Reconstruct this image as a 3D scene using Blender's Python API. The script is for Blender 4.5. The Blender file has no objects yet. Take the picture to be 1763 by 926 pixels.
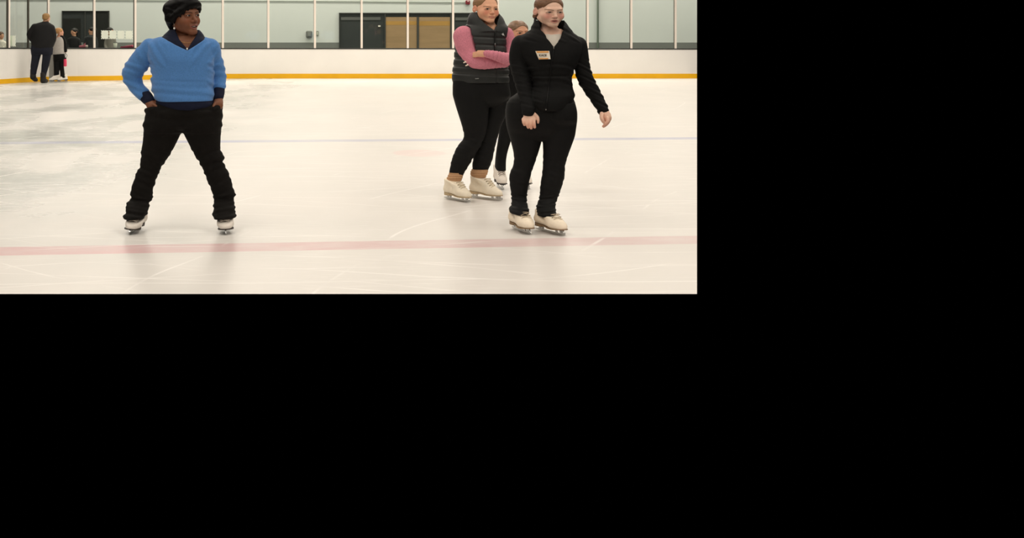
import bpy, bmesh, math, random
import numpy as np
from mathutils import Matrix, Vector, Euler

# ------------------------------------------------------------------ camera numbers
F = 1987.0            # focal length in pixels of the 1763 x 926 frame
CX, CY = 600.0, 52.0  # where the optical axis meets the frame
HC = 1.5              # camera height
PI = math.pi
sc = bpy.context.scene
COL = sc.collection
rng = np.random.default_rng(4)

def W(px, py, y):
    return np.array([(px - CX) / F * y, y, HC - (py - CY) / F * y])
def ground_y(py): return F * HC / (py - CY)
def lin(c):
    c = np.asarray(c, float) / 255.0
    return np.where(c <= 0.04045, c / 12.92, ((c + 0.055) / 1.055) ** 2.4)
def L4(c): return tuple(float(v) for v in lin(c)) + (1.0,)

# ------------------------------------------------------------------ materials
def nodes_of(name):
    m = bpy.data.materials.new(name); m.use_nodes = True
    nt = m.node_tree
    return m, nt, nt.nodes['Principled BSDF']

def mat(name, rgb, rough=0.7, var=0.0, vscale=20, bump=0.0, bscale=150, metal=0.0, spec=0.3, stretch=(1, 1, 1), sheen=0.0):
    m, nt, b = nodes_of(name)
    b.inputs['Roughness'].default_value = rough
    b.inputs['Metallic'].default_value = metal
    b.inputs['Specular IOR Level'].default_value = spec
    if sheen:
        b.inputs['Sheen Weight'].default_value = sheen
        b.inputs['Sheen Roughness'].default_value = 0.4
    tc = nt.nodes.new('ShaderNodeTexCoord')
    mp = nt.nodes.new('ShaderNodeMapping'); mp.inputs['Scale'].default_value = stretch
    nt.links.new(tc.outputs['Object'], mp.inputs['Vector'])
    if var > 0:
        n = nt.nodes.new('ShaderNodeTexNoise'); n.inputs['Scale'].default_value = vscale; n.inputs['Detail'].default_value = 5
        nt.links.new(mp.outputs[0], n.inputs['Vector'])
        r = nt.nodes.new('ShaderNodeValToRGB')
        c = lin(rgb)
        r.color_ramp.elements[0].position = 0.3; r.color_ramp.elements[1].position = 0.7
        r.color_ramp.elements[0].color = tuple(c * (1 - var)) + (1,)
        r.color_ramp.elements[1].color = tuple(np.minimum(c * (1 + var), 1)) + (1,)
        nt.links.new(n.outputs['Fac'], r.inputs['Fac']); nt.links.new(r.outputs[0], b.inputs['Base Color'])
    else:
        b.inputs['Base Color'].default_value = L4(rgb)
    if bump > 0:
        n2 = nt.nodes.new('ShaderNodeTexNoise'); n2.inputs['Scale'].default_value = bscale; n2.inputs['Detail'].default_value = 4
        nt.links.new(mp.outputs[0], n2.inputs['Vector'])
        bp = nt.nodes.new('ShaderNodeBump'); bp.inputs['Strength'].default_value = bump; bp.inputs['Distance'].default_value = 0.004
        nt.links.new(n2.outputs['Fac'], bp.inputs['Height']); nt.links.new(bp.outputs[0], b.inputs['Normal'])
    return m

def attr_mat(name, rough=0.55, spec=0.35, sss=0.0, bump=0.0, bscale=200):
    m, nt, b = nodes_of(name)
    a = nt.nodes.new('ShaderNodeAttribute'); a.attribute_name = 'Col'
    nt.links.new(a.outputs['Color'], b.inputs['Base Color'])
    b.inputs['Roughness'].default_value = rough
    b.inputs['Specular IOR Level'].default_value = spec
    if sss:
        b.inputs['Subsurface Weight'].default_value = sss
        b.inputs['Subsurface Radius'].default_value = (0.01, 0.004, 0.002)
        b.inputs['Subsurface Scale'].default_value = 0.5
    if bump:
        n2 = nt.nodes.new('ShaderNodeTexNoise'); n2.inputs['Scale'].default_value = bscale
        bp = nt.nodes.new('ShaderNodeBump'); bp.inputs['Strength'].default_value = bump; bp.inputs['Distance'].default_value = 0.003
        nt.links.new(n2.outputs['Fac'], bp.inputs['Height']); nt.links.new(bp.outputs[0], b.inputs['Normal'])
    return m

def hair_mat(name, rgb, scale=60, rough=0.45, var=.45, spec=.35):
    m, nt, b = nodes_of(name)
    tc = nt.nodes.new('ShaderNodeTexCoord')
    mp = nt.nodes.new('ShaderNodeMapping'); mp.inputs['Scale'].default_value = (1.0, 0.35, 1.6)
    n = nt.nodes.new('ShaderNodeTexNoise'); n.inputs['Scale'].default_value = scale; n.inputs['Detail'].default_value = 6
    r = nt.nodes.new('ShaderNodeValToRGB'); c = lin(rgb)
    r.color_ramp.elements[0].position = .3; r.color_ramp.elements[1].position = .7
    r.color_ramp.elements[0].color = tuple(c * (1 - var)) + (1,); r.color_ramp.elements[1].color = tuple(c * (1 + var)) + (1,)
    nt.links.new(tc.outputs['Object'], mp.inputs[0]); nt.links.new(mp.outputs[0], n.inputs['Vector'])
    nt.links.new(n.outputs['Fac'], r.inputs['Fac']); nt.links.new(r.outputs[0], b.inputs['Base Color'])
    b.inputs['Roughness'].default_value = rough; b.inputs['Specular IOR Level'].default_value = spec
    bp = nt.nodes.new('ShaderNodeBump'); bp.inputs['Strength'].default_value = .5; bp.inputs['Distance'].default_value = .004
    nt.links.new(n.outputs['Fac'], bp.inputs['Height']); nt.links.new(bp.outputs[0], b.inputs['Normal'])
    return m

def glass_mat(name, tint=(247, 251, 247), gloss=0.05):
    m = bpy.data.materials.new(name); m.use_nodes = True
    nt = m.node_tree; nt.nodes.clear()
    out = nt.nodes.new('ShaderNodeOutputMaterial')
    mix = nt.nodes.new('ShaderNodeMixShader'); tr = nt.nodes.new('ShaderNodeBsdfTransparent'); gl = nt.nodes.new('ShaderNodeBsdfGlossy')
    tr.inputs['Color'].default_value = L4(tint); gl.inputs['Roughness'].default_value = 0.03
    mix.inputs['Fac'].default_value = gloss
    nt.links.new(tr.outputs[0], mix.inputs[1]); nt.links.new(gl.outputs[0], mix.inputs[2])
    nt.links.new(mix.outputs[0], out.inputs['Surface'])
    return m

# ------------------------------------------------------------------ object helpers
def link_mesh(name, me, m, parent=None):
    o = bpy.data.objects.new(name, me); COL.objects.link(o)
    if m is not None: me.materials.append(m)
    if parent is not None: o.parent = parent
    return o
def tag(o, label=None, cat=None, group=None, kind=None):
    if label: o['label'] = label
    if cat: o['category'] = cat
    if group: o['group'] = group
    if kind: o['kind'] = kind
    return o
def local_to(o, parent):
    """keep world placed vertices although the parent stands elsewhere"""
    if parent is not None:
        M = parent_world(parent).inverted()
        o.data.transform(M)
def parent_world(p):
    M = p.matrix_basis.copy()
    if p.parent is not None: M = parent_world(p.parent) @ M
    return M
def empty(name, loc):
    o = bpy.data.objects.new(name, None); o.location = loc; o.empty_display_size = .2; COL.objects.link(o); return o
def from_bm(name, bm, m, parent=None, smooth=False, world=True):
    me = bpy.data.meshes.new(name)
    bmesh.ops.recalc_face_normals(bm, faces=bm.faces)
    bm.to_mesh(me); bm.free()
    if smooth: me.polygons.foreach_set('use_smooth', [True] * len(me.polygons))
    o = link_mesh(name, me, m, parent)
    if world: local_to(o, parent)
    return o
def bm_box(bm, lo, hi, bevel=0.0):
    lo = np.asarray(lo, float); hi = np.asarray(hi, float)
    r = bmesh.ops.create_cube(bm, size=1.0)
    vs = r['verts']
    for v in vs:
        v.co = Vector([lo[i] + (v.co[i] + .5) * (hi[i] - lo[i]) for i in range(3)])
    if bevel > 0:
        es = list({e for v in vs for e in v.link_edges})
        bmesh.ops.bevel(bm, geom=es, offset=bevel, segments=2, affect='EDGES', profile=.5)
def bm_prism(bm, pts, axis, t0, t1):
    """polygon of 3-D points, extruded from +t0 to +t1 along the vector axis"""
    axis = np.asarray(axis, float)
    a = [bm.verts.new(tuple(np.asarray(p, float) + axis * t0)) for p in pts]
    b = [bm.verts.new(tuple(np.asarray(p, float) + axis * t1)) for p in pts]
    n = len(pts)
    bm.faces.new(a); bm.faces.new(b[::-1])
    for i in range(n): bm.faces.new([a[i], b[i], b[(i + 1) % n], a[(i + 1) % n]])
def bm_tube(bm, pts, r, seg=8, closed=False):
    pts = [np.asarray(p, float) for p in pts]; n = len(pts)
    rs = r if hasattr(r, '__len__') else [r] * n
    rings = []
    for i, p in enumerate(pts):
        t = pts[(i + 1) % n if closed else min(i + 1, n - 1)] - pts[(i - 1) % n if closed else max(i - 1, 0)]
        t = t / (np.linalg.norm(t) + 1e-9)
        u = np.cross(t, [0, 0, 1.0] if abs(t[2]) < .9 else [1.0, 0, 0]); u /= np.linalg.norm(u); v = np.cross(t, u)
        rings.append([bm.verts.new(tuple(p + rs[i] * (math.cos(a) * u + math.sin(a) * v))) for a in np.linspace(0, 2 * PI, seg, endpoint=False)])
    for i in range(n if closed else n - 1):
        A, B = rings[i], rings[(i + 1) % n]
        for j in range(seg): bm.faces.new([A[j], A[(j + 1) % seg], B[(j + 1) % seg], B[j]])
    if not closed:
        bm.faces.new(rings[0][::-1]); bm.faces.new(rings[-1])
def bm_ball(bm, c, r, sub=2):
    ret = bmesh.ops.create_icosphere(bm, subdivisions=sub, radius=1.0)
    r = r if hasattr(r, '__len__') else (r, r, r)
    for v in ret['verts']: v.co = Vector([c[i] + v.co[i] * r[i] for i in range(3)])

# ------------------------------------------------------------------ implicit surfaces
def smin(a, b, k):
    if k <= 0: return np.minimum(a, b)
    h = np.maximum(k - np.abs(a - b), 0) / k
    return np.minimum(a, b) - h * h * k * 0.25
class Prim:
    __slots__ = ('f', 'lo', 'hi')
    def __init__(s, f, lo, hi): s.f = f; s.lo = np.asarray(lo, float); s.hi = np.asarray(hi, float)
def evalm(model, P, margin):
    D = np.full(len(P), 5.0, dtype=np.float64)
    for op, pr, k in model:
        e = margin + k
        m = np.all((P > pr.lo - e) & (P < pr.hi + e), axis=1)
        ix = np.nonzero(m)[0]
        if not len(ix): continue
        d = pr.f(P[ix])
        if op == 'u': D[ix] = smin(D[ix], d, k)
        elif op == 's': D[ix] = -smin(-D[ix], d, k)
        elif op == 'i': D[ix] = -smin(-D[ix], -d, k)
    return D
def seg(a, b, ra, rb, s=1.0):
    a = np.asarray(a, float); b = np.asarray(b, float); S = np.array([1, 1 / s, 1])
    A = a * S; B = b * S; AB = B - A; L = float(AB @ AB) + 1e-12
    def f(P):
        Q = P * S - A
        t = np.clip(Q @ AB / L, 0, 1)
        return np.sqrt(((Q - t[:, None] * AB) ** 2).sum(1)) - (ra + t * (rb - ra))
    R = max(ra, rb) * np.array([1, s, 1])
    return Prim(f, np.minimum(a, b) - R, np.maximum(a, b) + R)
def ell(c, r, rot=None):
    c = np.asarray(c, float); r = np.asarray(r, float) * np.ones(3)
    M = None if rot is None else np.array(Euler(rot).to_matrix())
    def f(P):
        Q = P - c
        if M is not None: Q = Q @ M
        k0 = np.sqrt(((Q / r) ** 2).sum(1)); k1 = np.sqrt(((Q / r ** 2) ** 2).sum(1)) + 1e-9
        return k0 * (k0 - 1) / k1
    R = r if rot is None else np.ones(3) * r.max()
    return Prim(f, c - R, c + R)
def catmull(N, n=4):
    N = np.asarray(N, float)
    if len(N) < 3: n = 1
    out = []
    for i in range(len(N) - 1):
        p0 = N[max(i - 1, 0)]; p1 = N[i]; p2 = N[i + 1]; p3 = N[min(i + 2, len(N) - 1)]
        for t in np.arange(n) / n:
            out.append(.5 * (2 * p1 + (p2 - p0) * t + (2 * p0 - 5 * p1 + 4 * p2 - p3) * t * t + (3 * p1 - p0 - 3 * p2 + p3) * t ** 3))
    out.append(N[-1]); return np.array(out)
def chain_w(nodes, s=1.0, n=3):
    """one smooth limb through nodes (x, y, z, r)"""
    N = catmull(nodes, n)
    segs = [seg(N[i, :3], N[i + 1, :3], N[i, 3], N[i + 1, 3], s) for i in range(len(N) - 1)]
    def f(P):
        d = segs[0].f(P)
        for q in segs[1:]: d = np.minimum(d, q.f(P))
        return d
    return Prim(f, np.min([q.lo for q in segs], 0), np.max([q.hi for q in segs], 0))
class Body:
    """numbers of one person: depth and pixel to metre conversion"""
    def __init__(s, d): s.d = d; s.m = d / F
    def chain(s, nodes, dep=1.0, n=3):
        out = []
        for x, y, off, r in nodes:
            yy = s.d + off; w = W(x, y, yy); out.append([w[0], w[1], w[2], r * yy / F])
        return chain_w(out, dep, n)
    def loft(s, rows, ratio=.6, off=0.0, n=2.2, grow=0.0, scale=1.0, bmin=0.0):
        """rows (py, x left, x right[, half depth m[, depth offset m]]) listed downwards"""
        R = []
        for r in rows:
            y = r[0]; a = (r[2] - r[1]) / 2 * s.m * scale + grow; w = W((r[1] + r[2]) / 2, y, s.d)
            b = (r[3] if len(r) > 3 and r[3] is not None else a * ratio / scale) * scale + (grow if len(r) > 3 else 0)
            o = r[4] if len(r) > 4 else off
            R.append([w[2], w[0], a, max(b, bmin), s.d + o])
        R = catmull(R, 3); R = R[::-1]
        z, cx, a, b, cy = R.T
        z = np.maximum.accumulate(z + np.arange(len(z)) * 1e-9)
        def par(zz): return [np.interp(zz, z, q) for q in (cx, a, b, cy)]
        def f(P):
            X, A, B, Yc = par(P[:, 2])
            q = (np.abs((P[:, 0] - X) / A) ** n + np.abs((P[:, 1] - Yc) / B) ** n) ** (1 / n)
            d = (q - 1) * np.minimum(A, B)
            return np.maximum(d, np.maximum(P[:, 2] - z[-1], z[0] - P[:, 2]))
        p = Prim(f, [(cx - a).min(), (cy - b).min(), z[0]], [(cx + a).max(), (cy + b).max(), z[-1]])
        return p, (par, n)
    def surf(s, par_n, px, py, lift=0.0, back=False):
        """point on the front of a loft seen at this pixel"""
        par, n = par_n; y = s.d
        for _ in range(12):
            w = W(px, py, y); X, A, B, Yc = [float(q) for q in par(w[2])]
            t = min(abs((w[0] - X) / A), .98)
            y = Yc - B * (1 - t ** n) ** (1 / n) - lift
        return W(px, py, y)
    def vcut(s, poly, ylim, y0=-9):
        """prism (convex outline in pixels at depth d) that opens the front of a garment"""
        Q = np.array([W(x, y, s.d)[[0, 2]] for x, y in poly]); c = Q.mean(0); H = []
        for i in range(len(Q)):
            e = Q[(i + 1) % len(Q)] - Q[i]; nn = np.array([e[1], -e[0]]); nn /= np.linalg.norm(nn)
            if nn @ (c - Q[i]) > 0: nn = -nn
            H.append((Q[i], nn))
        def f(P):
            d = P[:, 1] - (s.d + ylim)
            k = s.d / P[:, 1]
            U = np.stack([P[:, 0] * k, HC + (P[:, 2] - HC) * k], 1)
            for q, nn in H: d = np.maximum(d, (U - q) @ nn)
            return d
        lo = Q.min(0); hi = Q.max(0)
        return Prim(f, [lo[0] - .05, s.d - 1, lo[1] - .05], [hi[0] + .05, s.d + ylim, hi[1] + .05])
def halfspace(p, nrm, lo, hi):
    p = np.asarray(p, float); nrm = np.asarray(nrm, float) / np.linalg.norm(nrm)
    return Prim(lambda P: (P - p) @ nrm, lo, hi)

def surface(name, model, vox, m, parent=None, disp=None, color=None, smooth=1, world=True):
    us = [p for op, p, k in model if op == 'u']
    lo = np.min([p.lo for p in us], 0) - 4 * vox; hi = np.max([p.hi for p in us], 0) + 4 * vox
    B = 8
    nb = np.ceil((hi - lo) / (vox * B)).astype(int); n = nb * B
    ci = np.stack(np.meshgrid(*[np.arange(q) for q in nb], indexing='ij'), -1).reshape(-1, 3)
    cen = lo + (ci * B + (B - 1) / 2) * vox
    rad = vox * B * .87
    dc = evalm(model, cen, rad * 2.2)
    act = np.abs(dc) < rad * 2.1 + .012
    Fd = np.ones(tuple(n), np.float32).reshape(nb[0], B, nb[1], B, nb[2], B)
    sg = np.where(dc < 0, -1, 1).astype(np.float32)
    Fd[:] = sg.reshape(nb[0], 1, nb[1], 1, nb[2], 1)
    ca = ci[act]
    off = np.stack(np.meshgrid(*[np.arange(B)] * 3, indexing='ij'), -1).reshape(-1, 3)
    CH = 1200
    for i in range(0, len(ca), CH):
        c = ca[i:i + CH]
        P = (lo + ((c[:, None, :] * B + off[None]) * vox)).reshape(-1, 3)
        d = evalm(model, P, 4 * vox)
        if disp is not None:
            q = np.abs(d) < .05
            d[q] += disp(P[q])
        Fd[c[:, 0], :, c[:, 1], :, c[:, 2], :] = d.reshape(-1, B, B, B).astype(np.float32)
    G = Fd.reshape(tuple(n))
    S = G < 0
    S[0] = S[-1] = False; S[:, 0] = S[:, -1] = False; S[:, :, 0] = S[:, :, -1] = False
    cnt = np.zeros(tuple(n - 1), np.uint8)
    for dx in (0, 1):
        for dy in (0, 1):
            for dz in (0, 1):
                cnt += S[dx:n[0] - 1 + dx, dy:n[1] - 1 + dy, dz:n[2] - 1 + dz]
    cells = np.stack(np.nonzero((cnt > 0) & (cnt < 8)), 1)
    idx = np.full(tuple(n - 1), -1, np.int32); idx[tuple(cells.T)] = np.arange(len(cells))
    cor = [(a, b, c) for a in (0, 1) for b in (0, 1) for c in (0, 1)]
    cv = np.stack([G[cells[:, 0] + a, cells[:, 1] + b, cells[:, 2] + c] for a, b, c in cor], 1)
    cs = np.stack([S[cells[:, 0] + a, cells[:, 1] + b, cells[:, 2] + c] for a, b, c in cor], 1)
    acc = np.zeros((len(cells), 3)); num = np.zeros(len(cells))
    for i in range(8):
        for j in range(i + 1, 8):
            di = np.array(cor[j]) - np.array(cor[i])
            if np.abs(di).sum() != 1: continue
            x = cs[:, i] != cs[:, j]
            t = np.where(x, cv[:, i] / (cv[:, i] - cv[:, j] + 1e-12), 0)
            t = np.clip(t, 0, 1)
            acc += np.where(x[:, None], np.array(cor[i]) + t[:, None] * di, 0); num += x
    V = lo + (cells + acc / num[:, None]) * vox
    faces = []
    for ax in range(3):
        o1, o2 = [(1, 2), (2, 0), (0, 1)][ax]
        sl = [slice(1, None)] * 3; sl[ax] = slice(0, -1)
        a = S[tuple(slice(1 if q != ax else 0, n[q] - (1 if q == ax else 0)) for q in range(3))]
        b = S[tuple(slice(1, None) for q in range(3))]
        e = np.stack(np.nonzero(a != b), 1)
        fl = a[tuple(e.T)]
        base = e.copy()
        base[:, o1] += 1; base[:, o2] += 1
        def cell(d1, d2):
            q = base.copy(); q[:, o1] -= d1; q[:, o2] -= d2
            q = np.minimum(q, np.array(n) - 2)
            return idx[tuple(q.T)]
        qd = np.stack([cell(1, 1), cell(0, 1), cell(0, 0), cell(1, 0)], 1)
        qd[~fl] = qd[~fl][:, ::-1]
        faces.append(qd)
    Q = np.concatenate(faces); Q = Q[(Q >= 0).all(1)]
    for _ in range(smooth):
        s_ = np.zeros_like(V); c_ = np.zeros(len(V))
        for i in range(4):
            for j in (1, 3):
                np.add.at(s_, Q[:, i], V[Q[:, (i + j) % 4]]); np.add.at(c_, Q[:, i], 1)
        V = V * .5 + .5 * s_ / np.maximum(c_, 1)[:, None]
    me = bpy.data.meshes.new(name)
    me.vertices.add(len(V)); me.vertices.foreach_set('co', V.astype(np.float32).ravel())
    me.loops.add(len(Q) * 4); me.loops.foreach_set('vertex_index', Q.astype(np.int32).ravel())
    me.polygons.add(len(Q)); me.polygons.foreach_set('loop_start', np.arange(len(Q), dtype=np.int32) * 4)
    me.polygons.foreach_set('use_smooth', np.ones(len(Q), bool))
    me.update(calc_edges=True)
    if color is not None:
        c = color(V); A = me.attributes.new('Col', 'FLOAT_COLOR', 'POINT')
        A.data.foreach_set('color', np.concatenate([c, np.ones((len(c), 1))], 1).astype(np.float32).ravel())
    o = link_mesh(name, me, m, parent)
    if world: local_to(o, parent)
    return o

def wob(P, f, seed=0):
    """cheap smooth pseudo noise in -1..1"""
    r = np.random.default_rng(seed); out = 0
    for i in range(6):
        k = r.normal(size=3); k /= np.linalg.norm(k)
        out = out + np.sin(P @ k * f * (.7 + .6 * r.random()) + r.random() * 7)
    return out / 3.2

# ------------------------------------------------------------------ heads
class Head:
    def __init__(s, c, scale, yaw, pitch=0, roll=0, sx=1.22):
        s.c = np.asarray(c, float); s.k = scale; s.sx = sx
        s.R = np.array((Matrix.Rotation(yaw, 3, 'Z') @ Matrix.Rotation(roll, 3, 'Y') @ Matrix.Rotation(pitch, 3, 'X')))
    def to_local(s, P):
        Q = (P - s.c) / np.array([s.sx, 1, 1]); return (Q @ s.R) / s.k
    def to_world(s, L):
        return (np.asarray(L, float) * s.k) @ s.R.T * np.array([s.sx, 1, 1]) + s.c
    def prim(s, model, margin=.03):
        us = [p for op, p, k in model if op == 'u']
        lo = np.min([p.lo for p in us], 0) - .01; hi = np.max([p.hi for p in us], 0) + .01
        C = s.to_world(np.array([[x, y, z] for x in (lo[0], hi[0]) for y in (lo[1], hi[1]) for z in (lo[2], hi[2])]))
        return Prim(lambda P: evalm(model, s.to_local(P), margin) * s.k, C.min(0), C.max(0))
EYE_X, EYE_Y = .0315, -.0735
def face_model(smile=0.0, open_=0.0, fat=0.0, nose=1.0, crown=.080, eye=1.0):
    M = []
    u = lambda p, k=0.0: M.append(('u', p, k))
    sb = lambda p, k=0.0: M.append(('s', p, k))
    u(ell((0, .018, .036), (.0735, .094, crown)))
    u(ell((0, -.020, -.012), (.0650 + fat, .066, .084)), .02)
    u(ell((0, -.022, -.060), (.050 + fat * 1.3, .056, .044)), .02)
    for sx in (-1, 1):
        u(ell((sx * (.040 + fat * .5), -.052, -.034), (.024, .026, .026)), .025)
        u(seg((sx * (.050 + fat), .01, -.055), (sx * .016, -.070, -.096), .013, .013), .02)
    u(ell((0, -.073, -.095), (.018, .017, .018)), .022)
    u(seg((-.034, -.0755, .0195), (.034, -.0755, .0195), .0100, .0100), .018)
    for sx in (-1, 1):
        sb(ell((sx * EYE_X, -.099, -.001), (.0185, .019, .0115)), .012)
    # eyelids: a shell over the eyeball with an almond opening
    for sx in (-1, 1):
        u(ell((sx * EYE_X, -.0735, .0005), (.0200, .0140, .0150)), .003)
        sb(ell((sx * EYE_X, -.0915, -.0003), (.0162, .0125, .0068 * eye)), .0015)
    for sx in ():
        x0 = sx * EYE_X
        up = [(x0 + q * .0165, -.0855 + .006 * q * q + .004 * (1 if q * sx > .5 else 0), .0047 * (1 - q * q) + .0010, .0034) for q in (-1, -.5, 0, .5, 1)]
        dn = [(x0 + q * .0160, -.0835 + .006 * q * q + .004 * (1 if q * sx > .5 else 0), -.0062 * (1 - q * q) - .0008, .0030) for q in (-1, -.5, 0, .5, 1)]
        u(chain_w(up, 1, 2), .004); u(chain_w(dn, 1, 2), .005)
    # nose
    u(seg((0, -.0800, .010), (0, -.0995, -.028), .0070, .0090), .013)
    u(ell((0, -.1005, -.031), (.0095, .0105, .0085)), .008)
    for sx in (-1, 1):
        u(ell((sx * .0105 * nose, -.0915, -.0345), (.0066 * nose, .0085, .0062)), .006)
        sb(ell((sx * .0065, -.0985, -.0435), (.0035, .005, .0035)), .003)
    # mouth
    u(ell((0, -.074, -.061), (.030, .017, .021)), .014)
    w = .0235 + .004 * smile; zc = -.0625 + .004 * smile
    g = .0035 * open_
    u(chain_w([(-w, -.0805, zc, .0022), (-.010, -.0905, -.0605 + g, .0042), (0, -.0918, -.0618 + g, .0040), (.010, -.0905, -.0605 + g, .0042), (w, -.0805, zc, .0022)], 1, 3), .003)
    u(chain_w([(-w, -.0800, zc - .001, .0020), (-.010, -.0888, -.0705 - g * 1.5, .0050), (0, -.0900, -.0718 - g * 1.6, .0054), (.010, -.0888, -.0705 - g * 1.5, .0050), (w, -.0800, zc - .001, .0020)], 1, 3), .003)
    if open_ > 0:
        sb(ell((0, -.090, -.0660 - g * .2), (w * .66, .010, .0012 + .0046 * open_)), .002)
    # ears
    for sx in (-1, 1):
        u(ell((sx * .0765, .016, -.006), (.0090, .019, .031), (.15, 0, sx * -.35)), .006)
        sb(ell((sx * .0850, .010, -.001), (.0060, .010, .017), (.15, 0, sx * -.35)), .004)
    return M
def face_color(head, skin, lip, brow, blush, hair=None, smile=0.0, open_=0.0, lash=(40, 28, 24), blush_amt=.5, scalp=None, eye=1.0):
    skin, lip, brow, blush, lash = [lin(q) for q in (skin, lip, brow, blush, lash)]
    sc_ = None if scalp is None else lin(scalp)
    def f(V):
        L = head.to_local(V); x, y, z = L.T
        C = np.tile(skin, (len(V), 1))
        C *= (1 + .05 * wob(V, 60, 3) + .03 * wob(V, 220, 5))[:, None]
        def mixin(c, w): C[:] = C * (1 - w[:, None]) + c * w[:, None]
        near = (np.abs(L) < .14).all(1)
        for sx in (-1, 1):
            r = np.sqrt(((x - sx * .040) / .026) ** 2 + ((z + .030) / .026) ** 2)
            mixin(blush, blush_amt * np.clip(1.25 - r, 0, 1) * (y < -.02) * near)
        mixin(blush, .35 * blush_amt * (np.exp(-((x / .014) ** 2 + ((z + .032) / .012) ** 2))) * (y < -.09) * near)
        mixin(blush, .6 * blush_amt * (np.abs(x) > .072) * (np.abs(z) < .04) * near)
        # lips
        g = .0035 * open_
        zu = -.0570 + g; zl = -.0765 - g * 2
        w = (.0232 + .004 * smile)
        env = 1 - (np.abs(x) / w) ** 2
        zc = -.0645 + .004 * smile * (x / w) ** 2
        m = (env > 0) & (z < zc + (zu - zc) * np.sqrt(np.clip(env, 0, 1))) & (z > zc + (zl - zc) * np.sqrt(np.clip(env, 0, 1))) & (y < -.074) & near
        mixin(lip, m * .75)
        if open_ == 0:
            mixin(lip * .25, (np.exp(-((z - zc - .0012) / .0016) ** 2)) * (env > 0.02) * (y < -.074) * near * .85)
        else:
            mixin(lip * .12, ((np.abs(z - zc + .0015) < .0025 + .003 * open_ * env) & (env > .45) & (y > -.0885) & (y < -.07) & near) * .9)
        # brows and lashes
        for sx in (-1, 1):
            q = (x * sx - EYE_X) / .021
            zb = .0205 - .0040 * q * q + .002 * q
            mixin(brow, np.clip(1.3 - np.abs(z - zb) / .0034, 0, 1) * (np.abs(q) < 1.05) * (y < -.05) * near * .85)
            q = (x * sx - EYE_X) / .0180
            zb = .0066 * eye * (1 - q * q) + .0006
            mixin(lash, np.clip(1.3 - np.abs(z - zb) / .0020, 0, 1) * (np.abs(q) < 1.0) * (y < -.05) * near * .9)
            zb = -.0070 * (1 - q * q) - .0002
            mixin(lash, np.clip(1.2 - np.abs(z - zb) / .0016, 0, 1) * (np.abs(q) < 1.0) * (y < -.05) * near * .35)
        if sc_ is not None:
            mixin(sc_, (y > .02) * (z > .0) * (np.abs(x) < .072) * near * 1.0)
        return C
    return f
def add_eyes(head, parent, m, gaze=0.0, gaze_z=0.0, white=(225, 215, 205), iris=(70, 45, 30)):
    for sx in (-1, 1):
        bm = bmesh.new(); bmesh.ops.create_icosphere(bm, subdivisions=5, radius=1.0)
        D = np.array([v.co[:] for v in bm.verts])
        g = np.array([math.sin(gaze), -math.cos(gaze), gaze_z]); g /= np.linalg.norm(g)
        ang = np.arccos(np.clip(D @ g, -1, 1))
        C = np.tile(lin(white), (len(D), 1)); C[ang < .66] = lin(iris); C[ang < .34] = lin((12, 10, 10))
        hl = np.arccos(np.clip(D @ (np.array([.18, -1, .22]) / np.linalg.norm([.18, -1, .22])), -1, 1)); 
        Vw = head.to_world(D * np.array([.0160, .0122, .0108]) + np.array([sx * EYE_X, EYE_Y, 0]))
        for v, p in zip(bm.verts, Vw): v.co = Vector(p)
        o = from_bm('eye', bm, m, parent, smooth=True)
        A = o.data.attributes.new('Col', 'FLOAT_COLOR', 'POINT')
        A.data.foreach_set('color', np.concatenate([C, np.ones((len(C), 1))], 1).astype(np.float32).ravel())

# ------------------------------------------------------------------ skates
class Frame(Head):
    def __init__(s, loc, yaw, scale=1.0, sx=1.22, tilt=0.0, pitch=0.0):
        Head.__init__(s, loc, scale, yaw, pitch, tilt, sx)
INST = (np.array([0, -.062, .093]), np.array([0, .040, .200]), .041, .046)
def sole_z(y): return .054 + np.maximum(0, y + .03) * .13 + np.maximum(0, -y - .10) * .10
def boot_model(top=.255):
    M = []
    u = lambda p, k=0.0: M.append(('u', p, k))
    u(chain_w([(0, .105, .100, .036), (0, .03, .095, .035), (0, -.065, .086, .0425), (0, -.112, .078, .036), (0, -.130, .072, .027)], 1, 3))
    u(seg((0, .088, .115), (0, .080, .27), .039, .050), .03)
    u(seg(INST[0], INST[1], INST[2], INST[3]), .02)
    u(seg((0, .05, .20), (0, .055, .27), .044, .046), .02)
    M.append(('i', Prim(lambda P: sole_z(P[:, 1]) - P[:, 2], (-1, -1, -1), (1, 1, 1)), .006))
    M.append(('i', Prim(lambda P: P[:, 2] - top - .25 * (P[:, 1] - .05), (-1, -1, -1), (1, 1, 1)), .008))
    return M
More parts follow.
